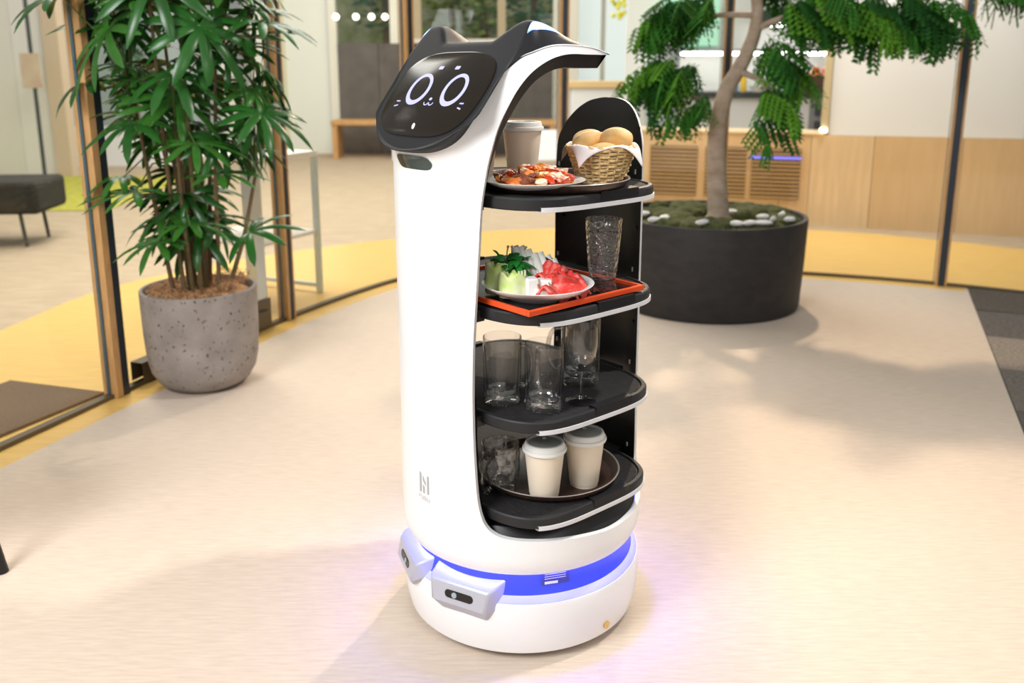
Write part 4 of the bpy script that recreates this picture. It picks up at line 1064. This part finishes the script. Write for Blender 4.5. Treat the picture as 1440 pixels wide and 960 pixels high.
# napkin: crumpled square draped over the rim with pointed corners
npk = empty('napkin', (bkx, bky, z1), 0, 'white paper napkin lining the bread basket', 'napkin')
bm = B(); G = []; N_ = 26
fr = R_(12)
for i in range(N_ + 1):
    row = []
    for j in range(N_ + 1):
        x = (i / N_ * 2 - 1); y = (j / N_ * 2 - 1)
        X = .098 * (x * math.cos(fr) - y * math.sin(fr)); Y = .098 * (x * math.sin(fr) + y * math.cos(fr)); r = math.hypot(X, Y); a = math.atan2(Y, X)
        rin, rim = .040, .073
        if r < rin: z = .012; rr_ = r
        elif r < .086:
            t = (r - rin) / (.086 - rin); z = .012 + .066 * sstep(0, 1, t); rr_ = rin + (rim - rin) * t * .82
        else:
            t = (r - .086) / .05; z = .079 + .004 * math.sin(min(t, 1) * PI) - .040 * max(0, t) ** 1.3; rr_ = .0675 + .026 * t
        z += .0025 * math.sin(a * 5 + 1) * sstep(.04, .09, r); row.append((rr_ * math.cos(a), rr_ * math.sin(a), z))
    G.append(row)
grid(bm, G); o = obj('paper_sheet', bm, paper, npk, angle=60); s_ = o.modifiers.new('s', 'SOLIDIFY'); s_.thickness = .0008
o.data.materials[0] = paper
for k, (dx, dy, dz, r, rz, lab) in enumerate([(-.026, .012, .083, (.036, .026, .024), .5, 'golden bread roll nearest the paper cup'), (.030, .004, .085, (.037, .029, .027), -.3, 'golden bread roll nearest the rear column'), (.004, -.024, .064, (.032, .022, .020), .1, 'golden bread roll tucked low in the napkin'), (.004, .036, .078, (.034, .022, .022), .9, 'golden bread roll at the back of the basket')]):
    bm = blob(B(), (0, 0, 0), r, 4, .05, 40 + k)
    for v in bm.verts:
        if v.co.z > 0: v.co.z -= .0045 * math.exp(-((v.co.y + .25 * v.co.x) / .0035) ** 2) * (v.co.z / r[2])
    o = obj('bread_roll', bm, bread); o.location = (bkx + dx, bky + dy, z1 + dz); o.rotation_euler = (.1, -.1, rz); tag(o, lab, 'bread', 'bread rolls in the basket')

# ================================================================== PLANTS
# palm in a concrete pot
concrete = mat('concrete_grey', (.30, .265, .24), .85, noise=.22, nscale=9, bump=.15, bscale=60)
nt = concrete.node_tree; b_ = nt.nodes['Principled BSDF']
src = b_.inputs['Base Color'].links[0].from_socket
vn = nt.nodes.new('ShaderNodeTexNoise'); vn.inputs['Scale'].default_value = 70; vn.inputs['Detail'].default_value = 2
rp = nt.nodes.new('ShaderNodeValToRGB'); rp.color_ramp.elements[0].position = .31; rp.color_ramp.elements[0].color = (.25, .25, .25, 1); rp.color_ramp.elements[1].position = .37; rp.color_ramp.elements[1].color = (1, 1, 1, 1)
mx = nt.nodes.new('ShaderNodeMix'); mx.data_type = 'RGBA'; mx.blend_type = 'MULTIPLY'; mx.inputs[0].default_value = 1
tcn = nt.nodes.new('ShaderNodeTexCoord'); nt.links.new(tcn.outputs['Object'], vn.inputs['Vector']); nt.links.new(vn.outputs['Fac'], rp.inputs['Fac'])
nt.links.new(src, mx.inputs[6]); nt.links.new(rp.outputs['Color'], mx.inputs[7]); nt.links.new(mx.outputs[2], b_.inputs['Base Color'])
PX, PY = -1.205, 3.295
palm = empty('potted_palm', (PX, PY, 0), 0, 'lady palm in a round grey concrete pot by the glass', 'potted plant')
obj('pot', lathe(B(), [(0, 0), (.10, 0), (.135, .006), (.170, .030), (.195, .072), (.206, .125), (.212, .22), (.2155, .37), (.2155, .387), (.213, .391), (.203, .391), (.200, .386), (.198, .34), (0, .34)], 72), concrete, palm, angle=30)
fibre_m = mat('coconut_fibre', (.52, .29, .14), .95, noise=.4, nscale=60)
bm = B(); rr = random.Random(51)
lathe(bm, [(0, .35), (.19, .35), (.194, .362), (.14, .380), (0, .378)], 32)
for k in range(700):
    a = rr.uniform(0, 6.28); r = .193 * math.sqrt(rr.random()); z = .372 + .018 * rr.random() + (.035 * sstep(.08, .17, r) if math.cos(a - .3) > .55 else 0)
    d = rr.uniform(0, 6.28); l = rr.uniform(.02, .045); dx, dy = math.cos(d) * l, math.sin(d) * l
    r2 = math.hypot(r * math.cos(a) + dx, r * math.sin(a) + dy); sc2 = 1 if r2 < .194 else .194 / r2
    p0 = (r * math.cos(a), r * math.sin(a), z); p2 = ((r * math.cos(a) + dx) * sc2, (r * math.sin(a) + dy) * sc2, z + rr.uniform(-.008, .012)); p1 = tuple((u + v) / 2 + (.008 if q == 2 else rr.uniform(-.006, .006)) for q, (u, v) in enumerate(zip(p0, p2)))
    tube(bm, [p0, p1, p2], .0014, 3, cap=False)
o = obj('fibre_mulch', bm, fibre_m, palm, smooth=False); o['kind'] = 'stuff'
cane_m = mat('cane_green_brown', (.10, .11, .04), .6, col2=(.20, .10, .05), nscale=14, stretch=(1, 1, 5))
leaf_m = mat('palm_leaf', (.020, .105, .014), .30, noise=.4, nscale=5)
leaf_m2 = mat('palm_leaf_light', (.038, .15, .018), .32, noise=.35, nscale=5)
pet_m = mat('palm_petiole', (.08, .13, .03), .5)
def palm_leaf_mesh(nf_, span, Ln, sd, droop):
    r_ = random.Random(sd); bm = B()
    for k in range(nf_):
        a = -span / 2 + span * k / (nf_ - 1) + r_.uniform(-.06, .06); L_ = Ln * r_.uniform(.85, 1.1) * (.82 + .18 * math.cos(a)); wd = r_.uniform(.0145, .0185)
        d = Vector((math.cos(a), math.sin(a), 0)); s_ = Vector((-d.y, d.x, 0)); G = []
        dr = droop * r_.uniform(.7, 1.3)
        for i in range(8):
            t = i / 7; c_ = d * L_ * (t - .10 * dr * t * t) + Vector((0, 0, .05 * t * (1 - t) - dr * L_ * t * t * .55)); wv = wd * min(1, .25 + 2.4 * t) * (1 - max(0, (t - .72) / .28) ** 2 * .88)
            G.append([c_ - s_ * wv + Vector((0, 0, -.15 * wv)), c_ + Vector((0, 0, .25 * wv)), c_ + s_ * wv + Vector((0, 0, -.15 * wv))])
        grid(bm, G)
    return bm
pm = []
for k, (nf_, sp, Ln, dr) in enumerate([(8, 4.3, .235, .30), (9, 4.7, .215, .45), (7, 3.8, .245, .20), (8, 4.6, .20, .7), (6, 3.4, .22, .35)]):
    for m in (leaf_m, leaf_m2):
        o = obj('leaf', palm_leaf_mesh(nf_, sp, Ln, 60 + k, dr), m, palm, angle=80); o.location = (0, 0, 1.3); pm.append(o)
canes = []
rr = random.Random(71)
for k in range(13):
    a = 2 * PI * k / 13 + rr.uniform(-.2, .2); r = rr.uniform(.02, .075) if k % 4 else rr.uniform(.08, .12); h_ = rr.uniform(.62, 1.45)
    b0 = Vector((r * math.cos(a), r * math.sin(a), .345)); top = Vector((r * math.cos(a) * rr.uniform(1.2, 2.4), r * math.sin(a) * rr.uniform(1.2, 2.2), .345 + h_ * .75))
    mid = (b0 + top) / 2 + Vector((rr.uniform(-.015, .015), rr.uniform(-.015, .015), 0))
    obj('cane', tube(B(), [b0, mid, top], [.009, .0085, .006], 8), cane_m, palm); canes.append((b0, mid, top))
def place_leaf(hub, outd, tilt, var, sc2=1.0, roll=0):
    me = pm[var % len(pm)].data
    o = share('leaf', me, palm)
    # leaf local x runs outward from the hub
    d = Vector(outd).normalized()
    z = Vector((0, 0, 1)) - d * d.z; z = z.normalized() if z.length > .05 else Vector((1, 0, 0))
    y = z.cross(d); M = Matrix((d, y, z)).transposed().to_4x4() @ Matrix.Rotation(roll, 4, 'X')
    o.matrix_local = Matrix.Translation(hub) @ M @ Matrix.Scale(sc2, 4)
    # keep the leaf on the room side of the glass
    mw = o.matrix_local; dmax = max((mw @ v.co - Vector((-1.62 - PX, 2.8 - PY, 0))).dot(Vector((-.94, .34, 0))) for v in me.vertices)
    if dmax > -.03:
        hub = Vector(hub) - Vector((-.94, .34, 0)) * (dmax + .03); o.location = hub
    # petiole from nearest cane
    c = min(canes, key=lambda q: (q[2].xy - Vector(hub).xy).length + abs(q[2].z - hub[2] + .15) * .6)
    base_ = c[2] if c[2].z < hub[2] + .1 else c[1].lerp(c[2], max(0, min(1, (hub[2] - .15 - c[1].z) / max(.01, c[2].z - c[1].z))))
    hv = Vector(hub); m_ = base_.lerp(hv, .55) + Vector((0, 0, .05))
    obj('petiole', tube(B(), [base_, m_, hv], [.0038, .003, .0025], 5), pet_m, palm)
    return o
rr = random.Random(88)
nl = 0
# leaves read off the photograph (relative to the pot's centre): hub offset x, y, z and outward direction
fixed = [(.155, -.22, 1.345, (.30, -.45, -.85), 2, 1.12, 0), (-.155, -.22, 1.335, (-.35, -.45, -.80), 1, 1.12, .1), (.31, -.10, 1.05, (.75, -.35, -.55), 2, 1.0, .2), (.02, -.24, 1.50, (.1, -.5, -.8), 0, 1.1, 0), (-.30, -.22, 1.44, (-.8, -.4, -.3), 2, 1.0, 0), (.33, -.10, 1.36, (.85, -.35, -.2), 0, 1.0, 0), (-.28, -.12, 1.16, (-1, -.3, -.35), 6, .85, 0), (.05, -.22, 1.18, (.3, -.9, -.3), 6, 1.0, 0), (-.10, -.22, 1.02, (-.4, -.9, -.35), 2, .95, 0), (.24, -.10, .62, (1, -.3, .12), 8, .9, .4), (.06, -.2, .66, (.5, -.8, .1), 3, .85, 0), (-.20, -.12, .82, (-1, -.4, -.05), 7, .8, 0), (-.06, -.2, .60, (-.6, -.8, -.2), 3, .8, 0), (.10, -.2, .95, (.6, -.7, -.2), 1, .9, 0), (-.13, -.18, .78, (-.7, -.7, -.2), 5, .85, 0), (.26, -.05, 1.30, (.9, -.4, .25), 0, .95, .2), (-.24, -.02, 1.34, (-.95, -.2, .25), 2, .95, 0), (.0, -.15, 1.44, (.1, -.7, .5), 4, 1, 0), (.16, -.15, .84, (.9, -.5, -.1), 5, .8, 0)]
for hx_, hy_, hz_, d, v, s_, ro_ in fixed: place_leaf(Vector((hx_, hy_, hz_)), d, 0, v, s_, ro_)
for k in range(124):
    z = rr.uniform(.56, 1.85) if k % 3 else rr.uniform(1.0, 1.8)
    rmax = .10 + .17 * sstep(.5, 1.15, z) ; a = rr.uniform(0, 6.28); r = rmax * math.sqrt(rr.uniform(.15, 1))
    hub = Vector((r * math.cos(a) * 1.1, r * math.sin(a) * .62, z))
    if hub.x < -.15 and hub.y > .0: hub.y *= .3; hub.x *= .8
    d = Vector((math.cos(a + rr.uniform(-.5, .5)), math.sin(a + rr.uniform(-.5, .5)) * .8, rr.uniform(-1.1, .25)))
    place_leaf(hub, d, 0, rr.randrange(10) if z > .8 else rr.choice([2, 3, 6, 7, 8]), rr.uniform(.72, .98) * (.82 if hub.x < -.1 else 1), rr.uniform(-.5, .5))
for o in pm: bpy.data.objects.remove(o)

# tree in a black planter
TX, TY = 1.03, 4.575
tree = empty('potted_tree', (TX, TY, 0), 0, 'leafy indoor tree in a wide black round planter', 'potted plant')
planter_m = mat('planter_black', (.022, .020, .019), .62, noise=.3, nscale=12, stretch=(1, 1, 2), bump=.1, bscale=30)
obj('planter', lathe(B(), [(0, 0), (.455, 0), (.475, .004), (.482, .02), (.494, .25), (.500, .462), (.498, .470), (.478, .470), (.474, .462), (.470, .40), (0, .40)], 96), planter_m, tree, angle=30)
moss_m = mat('moss_green', (.085, .09, .025), .95, col2=(.035, .045, .012), nscale=30, bump=.8, bscale=90)
obj('soil', lathe(B(), [(0, .40), (.472, .40), (.472, .43), (.30, .438), (0, .44)], 48), mat('soil_dark', (.05, .045, .02), .95, noise=.4, nscale=30, bump=.6, bscale=50), tree)
rr = random.Random(101); moss_me = []
for k in range(4):
    o = obj('moss_clump', blob(B(), (0, 0, 0), (.085, .075, .052), 3, .16, 110 + k), moss_m, tree); moss_me.append(o)
for k in range(44):
    a = rr.uniform(0, 6.28); r = .41 * math.sqrt(rr.uniform(.08, 1)); s_ = rr.uniform(.7, 1.15)
    o = moss_me[k] if k < 4 else share('moss_clump', moss_me[k % 4].data, tree)
    o.location = (r * math.cos(a), r * math.sin(a), .445); o.rotation_euler = (0, 0, rr.uniform(0, 6)); o.scale = (s_, s_, s_ * rr.uniform(.7, 1.1))
stone_w = mat('stone_white', (.82, .82, .80), .7, noise=.15, nscale=20)
for k, (dx, dy, l, rz) in enumerate([(-.33, -.29, .035, .3), (-.27, -.23, .04, .9), (-.36, -.10, .04, 0), (-.11, -.37, .045, .5), (.05, -.40, .035, 0), (.11, -.395, .04, .3), (.18, -.385, .045, -.2), (.23, -.20, .035, .2), (.26, -.27, .03, 1.0), (.10, -.02, .05, .1), (.35, -.12, .03, .8), (.34, -.28, .03, .2)]):
    o = obj('white_stone', blob(B(), (0, 0, 0), (l, l * .42, .013), 2, .16, 130 + k), stone_w, tree); o.location = (dx, dy, .487); o.rotation_euler = (0, 0, rz)
bark = mat('tree_bark', (.50, .39, .30), .85, col2=(.32, .24, .17), nscale=12, stretch=(1, 1, 1.6), bump=.35, bscale=30)
def tp(u, z, dy=0): return (u - TX, dy, z)
trunk_pts = catmull([(.05, -.02, .42), (.045, -.02, .50), (.028, -.025, .66), (.017, -.025, .88), (.05, -.025, 1.09), (.115, -.025, 1.215), (.175, -.02, 1.36), (.19, -.02, 1.49), (.17, -.01, 1.60)], 4)
nT = len(trunk_pts); obj('trunk', tube(B(), trunk_pts, [.062 - .036 * (i / (nT - 1)) ** .8 + (.012 if i < 3 else 0) for i in range(nT)], 16), bark, tree)
branches = [[(.02, -.025, .90), (-.05, -.06, .99), (-.10, -.10, 1.06), (-.20, -.15, 1.10), (-.30, -.17, 1.12)], [(.19, -.02, 1.47), (.05, -.05, 1.47), (-.10, -.08, 1.46), (-.30, -.1, 1.45)], [(.175, -.02, 1.40), (.40, -.1, 1.48), (.62, -.15, 1.46), (.85, -.2, 1.40)], [(.17, -.01, 1.58), (.5, -.1, 1.66), (.9, -.2, 1.62), (1.25, -.25, 1.55)], [(.17, -.01, 1.58), (.0, .1, 1.75), (-.2, .1, 1.85)], [(.1, -.025, 1.2), (.2, -.12, 1.15), (.28, -.18, 1.05)], [(.17, 0, 1.58), (.3, .2, 1.75), (.55, .35, 1.8)]]
for bpts in branches:
    q = catmull(bpts, 4); obj('branch', tube(B(), q, [.018 - .012 * i / (len(q) - 1) for i in range(len(q))], 8), bark, tree)
tl_a = mat('tree_leaf_mid', (.045, .19, .022), .8, spec=.2, noise=.3, nscale=9); tl_b = mat('tree_leaf_dark', (.020, .10, .016), .8, spec=.2, noise=.3, nscale=9); tl_c = mat('tree_leaf_light', (.11, .30, .025), .8, spec=.2, noise=.3, nscale=9)
for m in (tl_a, tl_b, tl_c, leaf_m, leaf_m2):
    b_ = m.node_tree.nodes['Principled BSDF']; b_.inputs['Transmission Weight'].default_value = 0
def spray_mesh(sd, L_, npin):
    r_ = random.Random(sd); bm = B()
    tube(bm, [(0, 0, 0), (L_ * .5, 0, -.10 * L_), (L_ * .95, 0, -.45 * L_)], .0016, 4)
    for k in range(npin):
        t = .15 + .85 * k / (npin - 1); c0 = Vector((L_ * t, 0, -.45 * L_ * t * t))
        for sgn in ((-1, 1) if k < npin - 1 else (-.25, .25)):
            pl = .135 * r_.uniform(.8, 1.15) * (1 - .15 * t); hd = Vector((.35, .55 * sgn, -.70 - .25 * r_.random())).normalized()
            n_ = 6
            for i in range(n_):
                u = (i + .6) / n_; q = c0 + hd * pl * u + Vector((0, sgn * .012 * u, -.03 * u * u))
                for s2 in (-1, 1):
                    ll = .050 * (1 - .55 * abs(u - .45)) * r_.uniform(.85, 1.1)
                    side = Vector((.80 * s2 + .15, .12 * sgn, -.55)).normalized(); wv = hd.cross(side).normalized()
                    w_ = (hd + wv * .4).normalized() * .0128
                    bm.faces.new([bm.verts.new(q), bm.verts.new(q + side * ll * .5 - w_), bm.verts.new(q + side * ll), bm.verts.new(q + side * ll * .5 + w_)])
    return bm
sp_me = []
for k in range(4):
    for m in (tl_a, tl_b, tl_c):
        o = obj('leaf_spray', spray_mesh(140 + k, .17 + .02 * k, 5 + k % 2), m, tree, smooth=False); sp_me.append(o)
rr = random.Random(160)
# clumps in planter coordinates: centre, radii, count
clumps = [((-.22, -.12, 1.46), (.10, .15, .08), 20), ((-.24, -.14, 1.19), (.09, .12, .05), 16), ((-.10, -.12, 1.49), (.06, .12, .06), 8), ((-.13, -.14, 1.19), (.04, .08, .04), 5), ((-.07, -.17, 1.02), (.025, .04, .03), 4), ((.21, -.16, 1.27), (.03, .08, .06), 8), ((.18, -.20, 1.05), (.03, .05, .04), 6), ((.14, -.22, .92), (.02, .03, .02), 2), ((.30, -.14, 1.46), (.06, .12, .06), 9), ((.28, -.12, 1.22), (.04, .08, .04), 4), ((.46, -.12, 1.50), (.10, .16, .07), 15), ((.62, -.18, 1.45), (.11, .15, .07), 16), ((.80, -.2, 1.46), (.12, .15, .08), 18), ((.93, -.22, 1.48), (.08, .13, .07), 9), ((1.25, -.25, 1.60), (.12, .14, .04), 7), ((.40, .1, 1.76), (.40, .25, .14), 26), ((-.15, .1, 1.84), (.30, .25, .14), 18)]
done = 0
for (c_, r_, n_) in clumps:
    for k in range(n_):
        d = Vector((rr.gauss(0, 1), rr.gauss(0, 1), rr.gauss(0, 1))).normalized() * rr.random() ** .45
        p = (c_[0] + d.x * r_[0], c_[1] + d.y * r_[1], c_[2] + d.z * r_[2] + .05)
        var = rr.choice([0, 0, 1, 1, 2]) + 3 * rr.randrange(4)
        o = share('leaf_spray', sp_me[var].data, tree, p, (rr.uniform(-.35, .35), rr.uniform(-.1, .5), (rr.uniform(-1.3, 1.3) if c_[0] > .1 else PI + rr.uniform(-1.3, 1.3))), (rr.uniform(.72, 1.0),) * 3)
        # twig to the nearest branch point
        done += 1
for o in sp_me: bpy.data.objects.remove(o)
